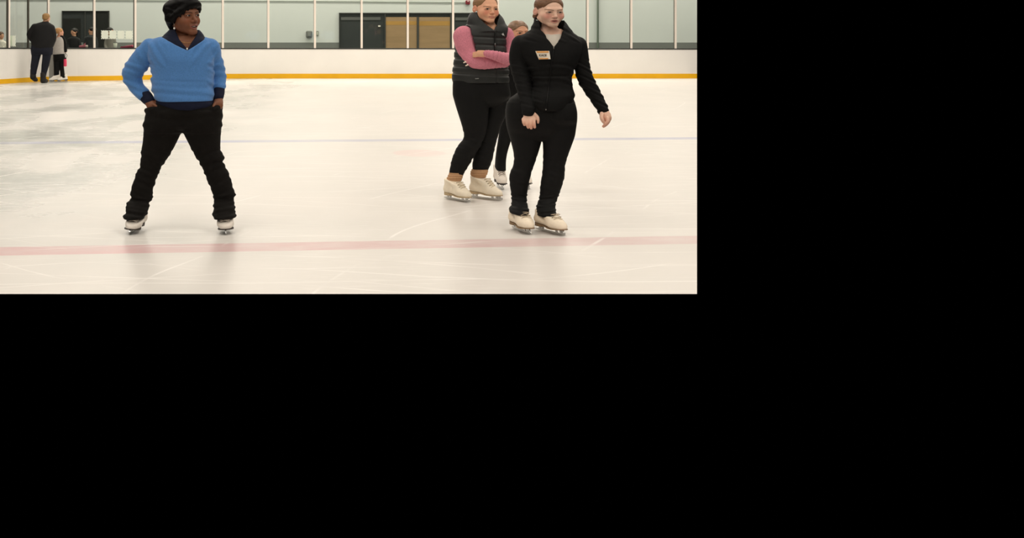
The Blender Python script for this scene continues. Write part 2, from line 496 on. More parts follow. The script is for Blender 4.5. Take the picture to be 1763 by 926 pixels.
def make_skate(parent, loc, yaw, mats, scale=1.0, sx=1.22, tilt=0.0, pitch=0.0, top=.255, vox=.0035, laces=True, eyelets=True, drop=0.0):
    fr0 = Frame(loc, yaw, scale, sx, tilt, pitch); fr = Frame((loc[0], loc[1], loc[2] - drop), yaw, scale, sx, tilt, pitch)
    boot = surface('skate_boot', [('u', fr.prim(boot_model(top)), 0)], vox, mats['boot'], parent)
    # sole with heel block
    bm = bmesh.new()
    out = [(-.158, .010), (-.148, .024), (-.125, .036), (-.09, .0435), (-.06, .043), (-.03, .038), (.0, .032), (.03, .030), (.052, .031), (.0535, .031), (.09, .034), (.12, .030), (.138, .018), (.143, .006)]
    L = []
    for sgn in (1, -1):
        for y, w in (out if sgn > 0 else out[::-1]):
            z1 = float(sole_z(y)) + .003; z0 = z1 - .0065 if y < .053 else .050
            L.append((sgn * w, y, z0, z1))
    lo_ = [bm.verts.new(tuple(fr.to_world([[x, y, z0]])[0])) for x, y, z0, z1 in L]
    hi_ = [bm.verts.new(tuple(fr.to_world([[x, y, z1]])[0])) for x, y, z0, z1 in L]
    n = len(L); h = n // 2
    for i in range(n): bm.faces.new([lo_[i], lo_[(i + 1) % n], hi_[(i + 1) % n], hi_[i]])
    for V_ in (lo_, hi_):
        for i in range(h - 1): bm.faces.new([V_[i], V_[i + 1], V_[n - 2 - i], V_[n - 1 - i]])
    from_bm('sole', bm, mats['sole'], boot)
    # blade: runner with a toe pick, stanchions and mounting plates
    bm = bmesh.new()
    run = [(-.166, .016), (-.163, .010), (-.156, .006), (-.150, .0075), (-.146, .003), (-.138, .004), (-.13, .0015), (-.08, .0), (.06, .0), (.13, .003), (.165, .007), (.167, .012), (.13, .019), (.0, .0185), (-.12, .019), (-.155, .028), (-.163, .027)]
    bm_prism(bm, [(0, y, z) for y, z in run], (1, 0, 0), -.0022, .0022)
    for pts in ([(-.125, .018), (-.108, .018), (-.098, .050), (-.128, .050)], [(-.152, .022), (-.138, .022), (-.120, .050), (-.138, .051)], [(-.078, .017), (-.064, .017), (-.05, .052), (-.078, .050)],
                [(.078, .018), (.094, .018), (.098, .049), (.070, .049)], [(.108, .018), (.120, .018), (.128, .049), (.108, .049)]):
        bm_prism(bm, [(0, y, z) for y, z in pts], (1, 0, 0), -.004, .004)
    if drop == 0: bm_box(bm, (-.024, -.135, .0455), (.024, -.05, .0490)); bm_box(bm, (-.020, .06, .046), (.020, .132, .0500))
    for v in bm.verts: v.co = Vector(fr0.to_world([v.co[:]])[0])
    from_bm('blade', bm, mats['steel'], boot)
    if laces:
        bm = bmesh.new(); a, b, ra, rb = INST; dr = (b - a) / np.linalg.norm(b - a); nr = np.array([0, -dr[2], dr[1]])
        def at(t, th, e=.0035):
            r = ra + t * (rb - ra) + e; return a + t * (b - a) + nr * r * math.cos(th) + np.array([1, 0, 0]) * r * math.sin(th)
        tm = min(1.02, (top - .126) / .107); ts = np.linspace(-.10, tm, max(4, int(round(8 * (tm + .1)))))
        for i, t in enumerate(ts):
            for s1 in (1, -1):
                t2 = ts[i + 1] if i < len(ts) - 1 else t
                bm_tube(bm, fr.to_world(np.array([at(t + (t2 - t) * q, s1 * (-.62 + 1.24 * q), .0035 + .0015 * s1) for q in np.linspace(0, 1, 6)])), .0022, 5)
        from_bm('laces', bm, mats['lace'], boot, smooth=True)
        for t in ts if eyelets else ():
            bm = bmesh.new()
            bm.free()
            for s1 in (1, -1):
                bm = bmesh.new(); bm_ball(bm, fr.to_world([at(t, s1 * .66, .001)])[0], .0036, 1)
                from_bm('eyelet', bm, mats['eyelet'], boot, smooth=True)
    return boot
# ================================================================== the rink
def hf(v): return [float(q) for q in v]
KX = (1200 - CX) / F               # the modelled part of the rink ends to the right at X = KX * Y
Y_NEAR = ground_y(506)             # and towards us here

# boards: front foot line measured along the far end and the rounded corner on the left
FOOT = [(-130, 148.5), (-60, 147.3), (0, 144.5), (30, 142.6), (60, 140.9), (115, 139.3), (170, 138.7), (210, 138.2), (260, 137.0), (320, 135.9), (390, 135.1), (480, 134.9), (600, 134.9), (800, 134.9), (1000, 134.9), (1200, 134.9)]
FOOT_S = [(p[0], p[1]) for p in catmull(np.array(FOOT), 3)]
fx = np.array([p[0] for p in FOOT_S]); fy = np.array([ground_y(p[1]) for p in FOOT_S])
def board_y(px): return float(np.interp(px, fx, fy))
def board_pt(px, back=0.0):
    y = board_y(px) + back; return (px - CX) / F * board_y(px) * (y / board_y(px)), y
def top_py(px): return float(np.interp(px, [-130, 0, 400, 1200], [82.2, 82.4, 82.9, 83.6]))
def top_z(px): return HC - (top_py(px) - CY) / F * board_y(px)

def strip(name, m, z0, z1, b0, b1, px0=-130, px1=1200, parent=None):
    """a wall that follows the boards, from z0(px) to z1(px), between two set-backs"""
    xs = [p for p in fx if px0 < p < px1]; xs = [px0] + xs + [px1]
    bm = bmesh.new(); V = []
    for px in xs:
        q = []
        for b in (b0, b1):
            x, y = board_pt(px, b)
            q.append(bm.verts.new((x, y, z0(px)))); q.append(bm.verts.new((x, y, z1(px))))
        V.append(q)
    for A, B in zip(V[:-1], V[1:]):
        for i, j in ((0, 1), (1, 3), (3, 2), (2, 0)): bm.faces.new([A[i], A[j], B[j], B[i]])
    for A in (V[0], V[-1]): bm.faces.new([A[0], A[1], A[3], A[2]])
    return from_bm(name, bm, m, parent)

# ---- ice
def ice_material():
    m, nt, b = nodes_of('ice')
    N = nt.nodes.new; Lk = nt.links.new
    tc = N('ShaderNodeTexCoord')
    def mapping(scale, rot=0.0, loc=(0, 0, 0)):
        q = N('ShaderNodeMapping'); q.inputs['Scale'].default_value = scale; q.inputs['Rotation'].default_value = (0, 0, rot); q.inputs['Location'].default_value = loc
        Lk(tc.outputs['Object'], q.inputs[0]); return q.outputs[0]
    def noise(vec, scale, detail=4, rough=.55, dist=0.0):
        q = N('ShaderNodeTexNoise'); q.inputs['Scale'].default_value = scale; q.inputs['Detail'].default_value = detail
        q.inputs['Roughness'].default_value = rough; q.inputs['Distortion'].default_value = dist; Lk(vec, q.inputs['Vector']); return q
    def ramp(v, p0, p1, c0=0.0, c1=1.0):
        q = N('ShaderNodeMapRange'); q.inputs[1].default_value = p0; q.inputs[2].default_value = p1; q.inputs[3].default_value = c0; q.inputs[4].default_value = c1
        q.interpolation_type = 'SMOOTHSTEP'; Lk(v, q.inputs[0]); return q.outputs[0]
    def math_(op, a, c):
        q = N('ShaderNodeMath'); q.operation = op
        for i, v in enumerate((a, c)):
            if isinstance(v, (int, float)): q.inputs[i].default_value = v
            else: Lk(v, q.inputs[i])
        return q.outputs[0]
    def mixc(f, a, c):
        q = N('ShaderNodeMix'); q.data_type = 'RGBA'
        if isinstance(f, (int, float)): q.inputs[0].default_value = f
        else: Lk(f, q.inputs[0])
        for i, v in ((6, a), (7, c)):
            if isinstance(v, tuple): q.inputs[i].default_value = v
            else: Lk(v, q.inputs[i])
        return q.outputs[2]
    sep = N('ShaderNodeSeparateXYZ'); Lk(tc.outputs['Object'], sep.inputs[0])
    X, Y = sep.outputs[0], sep.outputs[1]
    frost = L4((222, 217, 212)); wet = L4((184, 185, 181))
    # worn, wetter ice shows greyer: broad patches, more of them on the left
    big = noise(mapping((.35, .22, 1)), 1.0, 3, .5).outputs[0]
    mid = noise(mapping((.9, .45, 1), .12), 1.0, 3, .5, .3).outputs[0]
    leftness = ramp(X, .2, -3.6)
    g = math_('MULTIPLY', math_('ADD', math_('MULTIPLY', leftness, 1.0), .25), ramp(math_('ADD', math_('MULTIPLY', big, .5), math_('MULTIPLY', mid, .5)), .30, .72))
    col = mixc(g, frost, wet)
    # the painted lines under the ice
    def line(y_left, y_right, x_left, x_right, half):
        a = (y_right - y_left) / (x_right - x_left)
        yc = math_('ADD', math_('MULTIPLY', X, a), y_left - a * x_left)
        d = math_('ABSOLUTE', math_('SUBTRACT', Y, yc), 0.0)
        return ramp(d, half, half * .86)
    def ends(yl, yr):
        a, c = ground_y(yl), ground_y(yr)
        return a, c, (0 - CX) / F * a, (1200 - CX) / F * c
    fade = noise(mapping((1.6, 3.0, 1)), 1.4, 6, .65).outputs[0]
    r1 = ends(432.5, 412.5)
    red = math_('MULTIPLY', line(r1[0], r1[1], r1[2], r1[3], .165), ramp(X, 2.6, -1.8, .55, .92))
    red = math_('MULTIPLY', red, ramp(fade, .25, .75, .55, 1.0))
    col = mixc(red, col, L4((206, 164, 166)))
    b1 = ends(246.0, 238.0)
    blue = math_('MULTIPLY', line(b1[0], b1[1], b1[2], b1[3], .17), ramp(noise(mapping((.5, .5, 1), 0, (3, 1, 0)), 1.0, 3).outputs[0], .35, .65, .45, .95))
    col = mixc(blue, col, L4((168, 170, 194)))
    # faint red spot between the lines
    dv = N('ShaderNodeVectorMath'); dv.operation = 'DISTANCE'
    mp = N('ShaderNodeMapping'); mp.inputs['Scale'].default_value = (1, .8, 1); Lk(tc.outputs['Object'], mp.inputs[0]); Lk(mp.outputs[0], dv.inputs[0])
    sx, sy = (722 - CX) / F * ground_y(263.5), ground_y(263.5)
    dv.inputs[1].default_value = (sx, sy * .8, 0)
    col = mixc(math_('MULTIPLY', ramp(dv.outputs['Value'], .36, .28), .34), col, L4((226, 186, 184)))
    # skate cuts: thin pale grooves of several directions, in patches
    cuts = None
    for i, (ang, freq, bend, wd, lo, hi) in enumerate(((3, 2.6, .5, .030, .46, .60), (-7, 2.2, .9, .034, .47, .60), (17, 1.7, 1.4, .026, .48, .62), (-27, 1.5, 1.6, .024, .48, .62), (64, .9, 1.2, .016, .50, .62))):
        sr = N('ShaderNodeSeparateXYZ'); Lk(mapping((1, 1, 1), math.radians(-ang), (i * 1.7, i * 3.1, 0)), sr.inputs[0])
        lowf = noise(mapping((.30, .30, 1), 0, (i * 5.3, i * 2.7, 0)), 1.0, 1, .4).outputs[0]
        u_ = math_('ADD', sr.outputs[1], math_('MULTIPLY', lowf, bend))
        band = math_('ABSOLUTE', math_('SUBTRACT', math_('FRACT', math_('MULTIPLY', u_, freq), 0.0), .5), 0.0)
        ln = ramp(band, wd, wd * .2)
        patch = ramp(noise(mapping((.45, .9, 1), math.radians(-ang), (i * 7.1, 3.3, 0)), 1.0, 4, .6).outputs[0], lo, hi)
        c = math_('MULTIPLY', ln, patch)
        cuts = c if cuts is None else math_('MAXIMUM', cuts, c)
    fine = noise(mapping((2.0, 14.0, 1), .10), 2.0, 6, .7).outputs[0]
    smear = math_('MULTIPLY', ramp(fine, .50, .72), ramp(big, .40, .60))
    amt = math_('ADD', math_('MULTIPLY', cuts, .60), math_('MULTIPLY', smear, .40))
    col = mixc(amt, col, L4((246, 243, 240)))
    darkfine = math_('MULTIPLY', ramp(noise(mapping((1.6, 12.0, 1), .05, (9, 2, 0)), 1.5, 6, .7).outputs[0], .55, .8), .35)
    col = mixc(darkfine, col, L4((192, 191, 186)))
    Lk(col, b.inputs['Base Color'])
    Lk(math_('SUBTRACT', ramp(math_('ADD', amt, math_('MULTIPLY', mid, .2)), .0, .8, .36, .55), math_('MULTIPLY', g, .19)), b.inputs['Roughness'])
    b.inputs['Specular IOR Level'].default_value = .11
    bp = N('ShaderNodeBump'); bp.inputs['Strength'].default_value = .10; bp.inputs['Distance'].default_value = .004
    Lk(math_('ADD', cuts, math_('MULTIPLY', fine, .7)), bp.inputs['Height']); Lk(bp.outputs[0], b.inputs['Normal'])
    return m
bm = bmesh.new()
edge = [bm.verts.new((board_pt(p)[0], board_pt(p)[1] + .05, 0)) for p in fx if p < 1200]
xr, yr = board_pt(1200)
edge += [bm.verts.new((KX * (yr + .05), yr + .05, 0)), bm.verts.new((KX * Y_NEAR, Y_NEAR, 0)), bm.verts.new((-4.2, Y_NEAR, 0))]
bm.faces.new(edge)
ice = from_bm('floor', bm, ice_material()); tag(ice, kind='structure')
if ice.data.polygons[0].normal.z < 0: ice.data.flip_normals()

# ---- boards
m_board = mat('board_plastic', (250, 247, 243), .35, var=.02, vscale=1.2, spec=.35)
def scuffed(m):
    nt = m.node_tree; b = nt.nodes['Principled BSDF']
    src = b.inputs['Base Color'].links[0].from_socket
    tc = nt.nodes.new('ShaderNodeTexCoord'); v = nt.nodes.new('ShaderNodeTexNoise'); v.inputs['Scale'].default_value = 9; v.inputs['Detail'].default_value = 8; v.inputs['Roughness'].default_value = .75
    r = nt.nodes.new('ShaderNodeMapRange'); r.inputs[1].default_value = .66; r.inputs[2].default_value = .76; r.inputs[4].default_value = .35
    mx = nt.nodes.new('ShaderNodeMix'); mx.data_type = 'RGBA'; mx.inputs[7].default_value = L4((150, 148, 150))
    nt.links.new(tc.outputs['Object'], v.inputs['Vector']); nt.links.new(v.outputs[0], r.inputs[0]); nt.links.new(r.outputs[0], mx.inputs[0]); nt.links.new(src, mx.inputs[6]); nt.links.new(mx.outputs[2], b.inputs['Base Color'])
scuffed(m_board)
m_yellow = mat('kick_plate_yellow', (250, 190, 24), .4, var=.05, vscale=2, spec=.35)
m_cap = mat('cap_rail_black', (38, 38, 38), .5)
m_steelgrey = mat('gate_grey', (150, 148, 142), .5, var=.05)
def px_z(px, py): return HC - (py - CY) / F * board_y(px)
GATE = (84.5, 93.5)                       # a gap of the gate in the corner, seen between two people
for a, b_ in ((-130, GATE[0]), (GATE[1], 1200)):
    nm = 'wall_boards_left' if a < 0 else 'wall_boards_far'
    tag(strip(nm, m_board, lambda p: 0.0, lambda p: top_z(p) - .03, 0.0, .10, a, b_), kind='structure')
    tag(strip('baseboard_left' if a < 0 else 'baseboard_far', m_yellow, lambda p: 0.0, lambda p: 8.0 / F * board_y(p), -.012, 0.0, a, b_), kind='structure')
tag(strip('trim_1', m_cap, lambda p: top_z(p) - .03, lambda p: top_z(p), -.015, .42), kind='structure')
tag(strip('door_2', m_steelgrey, lambda p: 0.0, lambda p: top_z(p) - .03, .03, .09, GATE[0], GATE[1]), kind='structure')

# ---- glass screen: a pane between every two posts
m_glass = glass_mat('screen_glass')
m_post = mat('post_white', (246, 236, 226), .45, spec=.3)
m_gasket = mat('gasket_dark', (92, 88, 82), .6)
POSTS = [-112, -48, 14.3, 48.6, 83.5, 162.3, 232.5, 307.5, 383.8, 462.2, 542.3, 622.7, 702, 780, 857, 934, 1011.5, 1086.6, 1162.6]
ZT = 3.25
for i, px in enumerate(POSTS):
    nx = POSTS[i + 1] if i + 1 < len(POSTS) else 1200
    p0 = np.array(board_pt(px, .05)); p1 = np.array(board_pt(nx, .05)); t = (p1 - p0) / np.linalg.norm(p1 - p0); nn = np.array([-t[1], t[0]])
    zb = top_z(px)
    bm = bmesh.new()
    q = [(p0[0], p0[1], zb), (p1[0], p1[1], top_z(nx)), (p1[0], p1[1], ZT), (p0[0], p0[1], ZT)]
    bm_prism(bm, q, (nn[0], nn[1], 0), -.006, .006)
    w = from_bm('window_%d' % (i + 1), bm, m_glass); tag(w, kind='structure')
    thin = px in (48.6,)
    hw = (.008 if thin else .032) * board_y(px) / 35.9
    bm = bmesh.new(); c = p0
    def rect(a, b, d0, d1): return [(c[0] + t[0] * a + nn[0] * d, c[1] + t[1] * a + nn[1] * d, zb) for a, d in ((a, d0), (b, d0), (b, d1), (a, d1))]
    bm_prism(bm, rect(-hw, hw, -.045, .045), (0, 0, 1), 0, ZT - zb + .02)
    from_bm('post', bm, m_gasket if thin else m_post, w)
    bm = bmesh.new(); bm_prism(bm, rect(-hw - .011, -hw, -.030, .040), (0, 0, 1), 0, ZT - zb + .02)
    from_bm('gasket', bm, m_gasket, w)

# ---- the building wall behind
YW = 39.8
def wx(px): return (px - CX) / F * YW
def wz(py): return HC - (py - CY) / F * YW
m_wall = mat('painted_wall', (210, 213, 213), .8, var=.02, vscale=.6)
m_dado = mat('dado_grey', (120, 122, 120), .7, var=.04, vscale=1)
m_dark = mat('dark_glazing', (58, 61, 62), .25, var=.10, vscale=.8, spec=.4)
m_darker = mat('dark_panel', (38, 39, 38), .35, var=.1, vscale=1)
m_frame = mat('frame_dark', (66, 66, 64), .5)
m_brown = mat('panel_brown', (158, 130, 98), .55, var=.07, vscale=1.5, stretch=(1, 1, 6))
m_amber = mat('stripe_amber', (172, 132, 72), .55, var=.08, vscale=2)
bm = bmesh.new(); bm_box(bm, (wx(-260), YW, 0), (wx(1200), YW + .0, 9.5)); bm.free()
bm = bmesh.new(); bm_prism(bm, [(wx(-260), YW, 0), (KX * YW, YW, 0), (KX * (YW + .2), YW + .2, 0), (wx(-260), YW + .2, 0)], (0, 0, 1), 0, 9.5)
tag(from_bm('wall_back', bm, m_wall), kind='structure')
def dado(nm, a, b):
    bm = bmesh.new(); xr_ = wx(b) if b < 1200 else KX * (YW - .03)
    bm_prism(bm, [(wx(a), YW - .03, 0), (xr_, YW - .03, 0), (xr_ if b < 1200 else KX * YW, YW, 0), (wx(a), YW, 0)], (0, 0, 1), 0, wz(73.2))
    tag(from_bm(nm, bm, m_dado), kind='structure')
dado('baseboard_back', 16, 583.6); dado('baseboard_right', 814, 1200)
bm = bmesh.new(); bm_prism(bm, [(wx(-260), board_y(-130), 0)] and [(-9.0 - 4, 31.5, -.002), (board_pt(115, .12)[0], board_pt(115, .12)[1], -.002), (board_pt(390, .12)[0], board_pt(390, .12)[1], -.002), (KX * 36.02, 36.02, -.002), (KX * YW, YW, -.002), (-13, YW, -.002)], (0, 0, -1), 0, .1)
tag(from_bm('floor_lobby', bm, m_dado), kind='structure')
# ceiling high over the rink, outside the picture, that bounces the lamps
bm = bmesh.new(); bm_box(bm, (-18, -25, 9.5), (18, 40, 9.6)); tag(from_bm('ceiling', bm, mat('ceiling_white', (214, 212, 206), .9)), kind='structure')

def panel(bm, x0, y0, x1, y1, d0, d1, bev=0.0):
    """box on the back wall from pixel corners, standing d0..d1 in front of it"""
    bm_box(bm, (wx(x0), YW - d1, wz(y1)), (wx(x1), YW - d0, wz(y0)), bev)
def wall_part(name, rects, m, parent=None, d=(.0, .05), bev=0.0):
    bm = bmesh.new()
    for r in rects: panel(bm, *r, d[0], d[1], bev)
    return from_bm(name, bm, m, parent)
# storefront in the middle
w = wall_part('window_30', [(584, 22.5, 816, 100)], m_dark, d=(.0, .02)); tag(w, kind='structure')
wall_part('frame', [(584, 22, 816, 23.6), (583.6, 22, 585, 100), (662.3, 23, 664, 100), (717.6, 29, 721, 100), (774.8, 23, 778, 100), (814, 22, 816, 100)], m_frame, w, (.0, .07))
wall_part('pale_band', [(587, 29.5, 655, 34.5), (784, 30, 814, 35)], mat('band_grey', (92, 93, 92), .5), w, (.0, .04))  # lighter grey bands set across the upper part of the dark glazing
wall_part('panel', [(664.2, 29.5, 717.4, 100)], m_brown, w, (.0, .045)); wall_part('panel', [(721.2, 29.5, 774.6, 100)], m_brown, w, (.0, .045))
wall_part('stripe', [(664.2, 36.5, 717.4, 43)], m_amber, w, (.045, .048)); wall_part('stripe', [(721.2, 36.5, 774.6, 44)], m_amber, w, (.045, .048))
wall_part('handle', [(651, 43.8, 655, 46)], m_post, w, (.02, .08))
# dark window and door on the left
w = wall_part('window_31', [(107.3, 19, 163, 73.0)], m_dark, d=(.0, .02)); tag(w, kind='structure')
wall_part('frame', [(107, 18.6, 163, 19.8), (107, 19, 108.3, 73), (146.3, 19, 147.6, 73)], m_frame, w, (.0, .06))
wall_part('inner_door', [(109, 32, 139.5, 73)], m_darker, w, (.02, .03))
w = wall_part('door_1', [(163, 19, 188.3, 100)], m_darker, d=(.0, .035)); tag(w, kind='structure')
wall_part('frame', [(163, 18.6, 188.6, 19.8), (187.2, 19, 188.6, 100)], m_frame, w, (.0, .06))
# pipe, conduit, fittings
m_conduit = mat('conduit_grey', (150, 156, 148), .5)
bm = bmesh.new(); pts = [(wx(-40), YW - .02, wz(-1.0)), (wx(235), YW - .02, wz(.6)), (wx(600), YW - .02, wz(2.6)), (wx(802), YW - .02, wz(4.6))]
bm_tube(bm, pts, .012, 8); o = from_bm('conduit', bm, m_conduit, smooth=True); tag(o, 'thin grey conduit running along the top of the pale wall behind the glass', 'conduit')
bm = bmesh.new(); bm_tube(bm, [(wx(1028.5), YW - .06, 0), (wx(1028.5), YW - .06, 9.5)], .035, 12); o = from_bm('pipe', bm, mat('pipe_green_grey', (150, 162, 150), .5), smooth=True)
tag(o, 'vertical grey green pipe on the pale wall behind the glass at right', 'pipe')
t = empty('wall_mounted_box', (wx(532), YW, wz(65))); tag(t, 'dark grey box mounted on the pale wall behind the glass', 'wall box')
bm = bmesh.new(); panel(bm, 527, 53, 537.8, 65, 0, .13, .04); from_bm('housing', bm, mat('box_grey', (112, 114, 112), .5), t)
bm = bmesh.new(); panel(bm, 530, 56, 535, 62, .13, .14, .004); from_bm('panel', bm, mat('box_grey_light', (132, 134, 132), .45), t)
t = empty('light_switch', (wx(546.5), YW, wz(62))); tag(t, 'small grey switch plate beside the dark wall box', 'switch')
bm = bmesh.new(); panel(bm, 544.6, 53.2, 548.4, 62, 0, .03, .008); from_bm('plate', bm, mat('plate_grey', (140, 142, 136), .5), t)
bm = bmesh.new(); panel(bm, 545.6, 55, 547.4, 60, .03, .045, .004); from_bm('toggle', bm, mat('plate_pale', (196, 200, 188), .5), t)
t = empty('wall_mounted_alarm', (wx(805), YW, wz(8))); tag(t, 'small dark red fire alarm high on the pale wall behind the glass', 'alarm')
bm = bmesh.new(); panel(bm, 801.4, .8, 808.8, 7.9, 0, .10, .015); from_bm('housing', bm, mat('alarm_red', (128, 40, 52), .45), t)
bm = bmesh.new(); panel(bm, 804, 1.6, 807, 3.6, .10, .12, .006); from_bm('strobe', bm, mat('strobe', (214, 180, 180), .3), t)

# white foam squares with notched edges stuck to the glass
def foam_tile(x0, y0, x1, y1, label, group='white notched foam squares on the glass'):
    px = (x0 + x1) / 2; yb = board_y(px) + .02
    def pt(a, b): return ((x0 + (x1 - x0) * a - CX) / F * yb, yb, HC - (y0 + (y1 - y0) * b - CY) / F * yb)
    P = []; n = 3
    for side in range(4):
        for i in range(n):
            for a, d in ((0, 0), (.30, 0), (.34, .055), (.66, .055), (.70, 0)):
                s_ = .045 + (i + a) / n * .91; e = .045 + d
                P.append({0: (s_, e), 1: (1 - e, s_), 2: (1 - s_, 1 - e), 3: (e, 1 - s_)}[side])
    bm = bmesh.new(); bm_prism(bm, [pt(a, b) for a, b in P], (0, -1, 0), 0, .014)
    o = from_bm('foam_tile', bm, mat('foam_white', (234, 240, 228), .7)); tag(o, label, 'foam tile', group)
    return o
foam_tile(173.7, 51.5, 187.4, 68, 'leftmost white notched square in the row of four on the glass')
foam_tile(187.6, 51.5, 201.2, 68, 'second white notched square from the left in the row of four')
foam_tile(201.4, 51.8, 215.2, 68, 'third white notched square from the left in the row of four')
foam_tile(215.4, 52, 229.2, 68.2, 'rightmost white notched square in the row of four on the glass')
foam_tile(16.6, 60, 27.6, 81, 'white notched sheet on the glass alone, left of the man in black', None)

# ---- lamps of the hall, plus fill lights added over the lobby (above the picture)
def area(loc, sx, sy, power, col):
    d = bpy.data.lights.new('overhead_light', 'AREA'); d.shape = 'RECTANGLE'; d.size = sx; d.size_y = sy; d.energy = power; d.color = col
    o = bpy.data.objects.new('overhead_light', d); o.location = loc; COL.objects.link(o)
LAMP = (1.0, .915, .80)
for yy in (-18, -10, -2, 6, 14, 22, 30):
    for xx in (-12, -4, 4, 12, 20):
        area((xx, yy, 9.0), 2.4, 5.0, 258, LAMP)
for xx in (-9, -2, 5, 12): area((xx, 37.7, 7.5), 5, 1.2, 445, LAMP)  # unseen fill lights added to brighten the wall behind the glass
w_ = bpy.data.worlds.new('world'); sc.world = w_; w_.use_nodes = True
w_.node_tree.nodes['Background'].inputs[0].default_value = (0, 0, 0, 1)

# ---- camera
cd = bpy.data.cameras.new('camera'); co = bpy.data.objects.new('camera', cd); COL.objects.link(co); sc.camera = co
co.location = (0, 0, HC); co.rotation_euler = (PI / 2, 0, 0)
cd.sensor_width = 36; cd.sensor_fit = 'HORIZONTAL'; cd.lens = 36 * F / 1763
cd.shift_x = (881.5 - CX) / 1763; cd.shift_y = -(463 - CY) / 1763
cd.clip_end = 200
vs = sc.view_settings; vs.view_transform = 'Standard'; vs.look = 'None'; vs.gamma = 1; vs.use_curve_mapping = False; vs.exposure = 0.0
sc.cycles.max_bounces = 10; sc.cycles.transparent_max_bounces = 12
# ================================================================== the people
m_skin = attr_mat('skin', .5, .35, .06, .12, 260)
m_eye = attr_mat('eye_surface', .15, .5)
m_teeth = mat('teeth', (240, 232, 222), .25)
m_blackcloth = mat('black_stretch_fabric', (13, 13, 13), .75, var=.15, vscale=40, bump=.25, bscale=500, spec=.2)
m_legging = mat('black_legging', (10, 10, 10), .7, var=.15, vscale=30, bump=.2, bscale=600, spec=.22)
m_pants = mat('soft_black_pants', (17, 15, 13), .85, var=.15, vscale=25, bump=.3, bscale=400, spec=.15)
m_navy = mat('navy_fabric', (16, 22, 44), .75, var=.12, vscale=40, bump=.3, bscale=500, spec=.2)
m_blue = mat('blue_wool', (86, 136, 198), .95, var=.09, vscale=90, bump=.8, bscale=260, spec=.1, sheen=.35)
m_pinkknit = mat('pink_heather_knit', (214, 134, 150), .9, var=.28, vscale=160, bump=.4, bscale=400, spec=.12, sheen=.2, stretch=(1, 1, 2.2))
m_vest = mat('charcoal_nylon', (38, 40, 39), .5, var=.1, vscale=14, bump=.15, bscale=60, spec=.35)
m_vestlow = mat('charcoal_knit', (47, 49, 48), .8, var=.1, vscale=60, bump=.3, bscale=400, spec=.2)
m_tan = mat('tan_sock', (188, 148, 112), .9, var=.08, vscale=60, bump=.4, bscale=300, spec=.1)
m_grey = mat('grey_shirt', (178, 172, 166), .9, var=.06, vscale=20, spec=.1)
m_tee = mat('pale_tee', (214, 206, 194), .9, var=.04, vscale=40, bump=.3, bscale=400, spec=.1)
m_zip = mat('zip_metal', (150, 148, 140), .35, metal=.9)
m_zipdark = mat('zip_dark', (9, 9, 9), .5)
m_gold = mat('gold', (196, 150, 90), .3, metal=.9)
m_pearl = mat('pearl', (244, 240, 230), .25, spec=.6)
m_nail = mat('pale_nail', (246, 226, 206), .25, spec=.5)
SK = dict(sole=mat('sole_dark', (70, 54, 44), .5), steel=mat('blade_steel', (200, 200, 198), .22, metal=.95), lace=mat('lace_cream', (214, 202, 182), .8), eyelet=mat('eyelet_dark', (70, 62, 54), .4, metal=.4))
def skate_set(rgb, lace, sole=(70, 54, 44)):
    d = dict(SK); d['boot'] = mat('skate_leather', rgb, .42, var=.05, vscale=30, bump=.12, bscale=60, spec=.4)
    d['lace'] = mat('skate_lace', lace, .8); d['sole'] = mat('skate_sole', sole, .5); return d
def ring_tube(name, pts, r, m, parent, closed=False, seg=8):
    bm = bmesh.new(); bm_tube(bm, pts, r, seg, closed); return from_bm(name, bm, m, parent, smooth=True)
def ball(name, c, r, m, parent, sub=3):
    bm = bmesh.new(); bm_ball(bm, c, r, sub); return from_bm(name, bm, m, parent, smooth=True)
def U(*prims, k=.012): return [('u', p, k if i else 0) for i, p in enumerate(prims)]
def folds(terms):
    """cloth wrinkles: list of (x0,x1,z0,z1, amplitude, direction, wavelength, seed) in world metres"""
    def f(P):
        d = np.zeros(len(P))
        for lo, hi, amp, dr, wl, sd in terms:
            lo = np.asarray(lo); hi = np.asarray(hi); c = (lo + hi) / 2; h = (hi - lo) / 2
            w = np.clip(1.25 - np.max(np.abs((P - c) / h), axis=1), 0, .25) * 4
            if not w.any(): continue
            q = P @ (np.asarray(dr, float) / np.linalg.norm(dr)) * 2 * PI / wl
            d += amp * w * (np.sin(q + 1.6 * wob(P, 9, sd)) * .7 + .5 * np.sin(1.7 * q + 2.2 * wob(P, 14, sd + 1)))
        return d
    return f
def box_px(b, x0, y0, x1, y1, d0=-.6, d1=.6):
    a = W(x0, y1, b.d); c = W(x1, y0, b.d); return (a[0], b.d + d0, a[2]), (c[0], b.d + d1, c[2])
def skin_only(rgb):
    c = lin(rgb)
    return lambda V: np.tile(c, (len(V), 1))

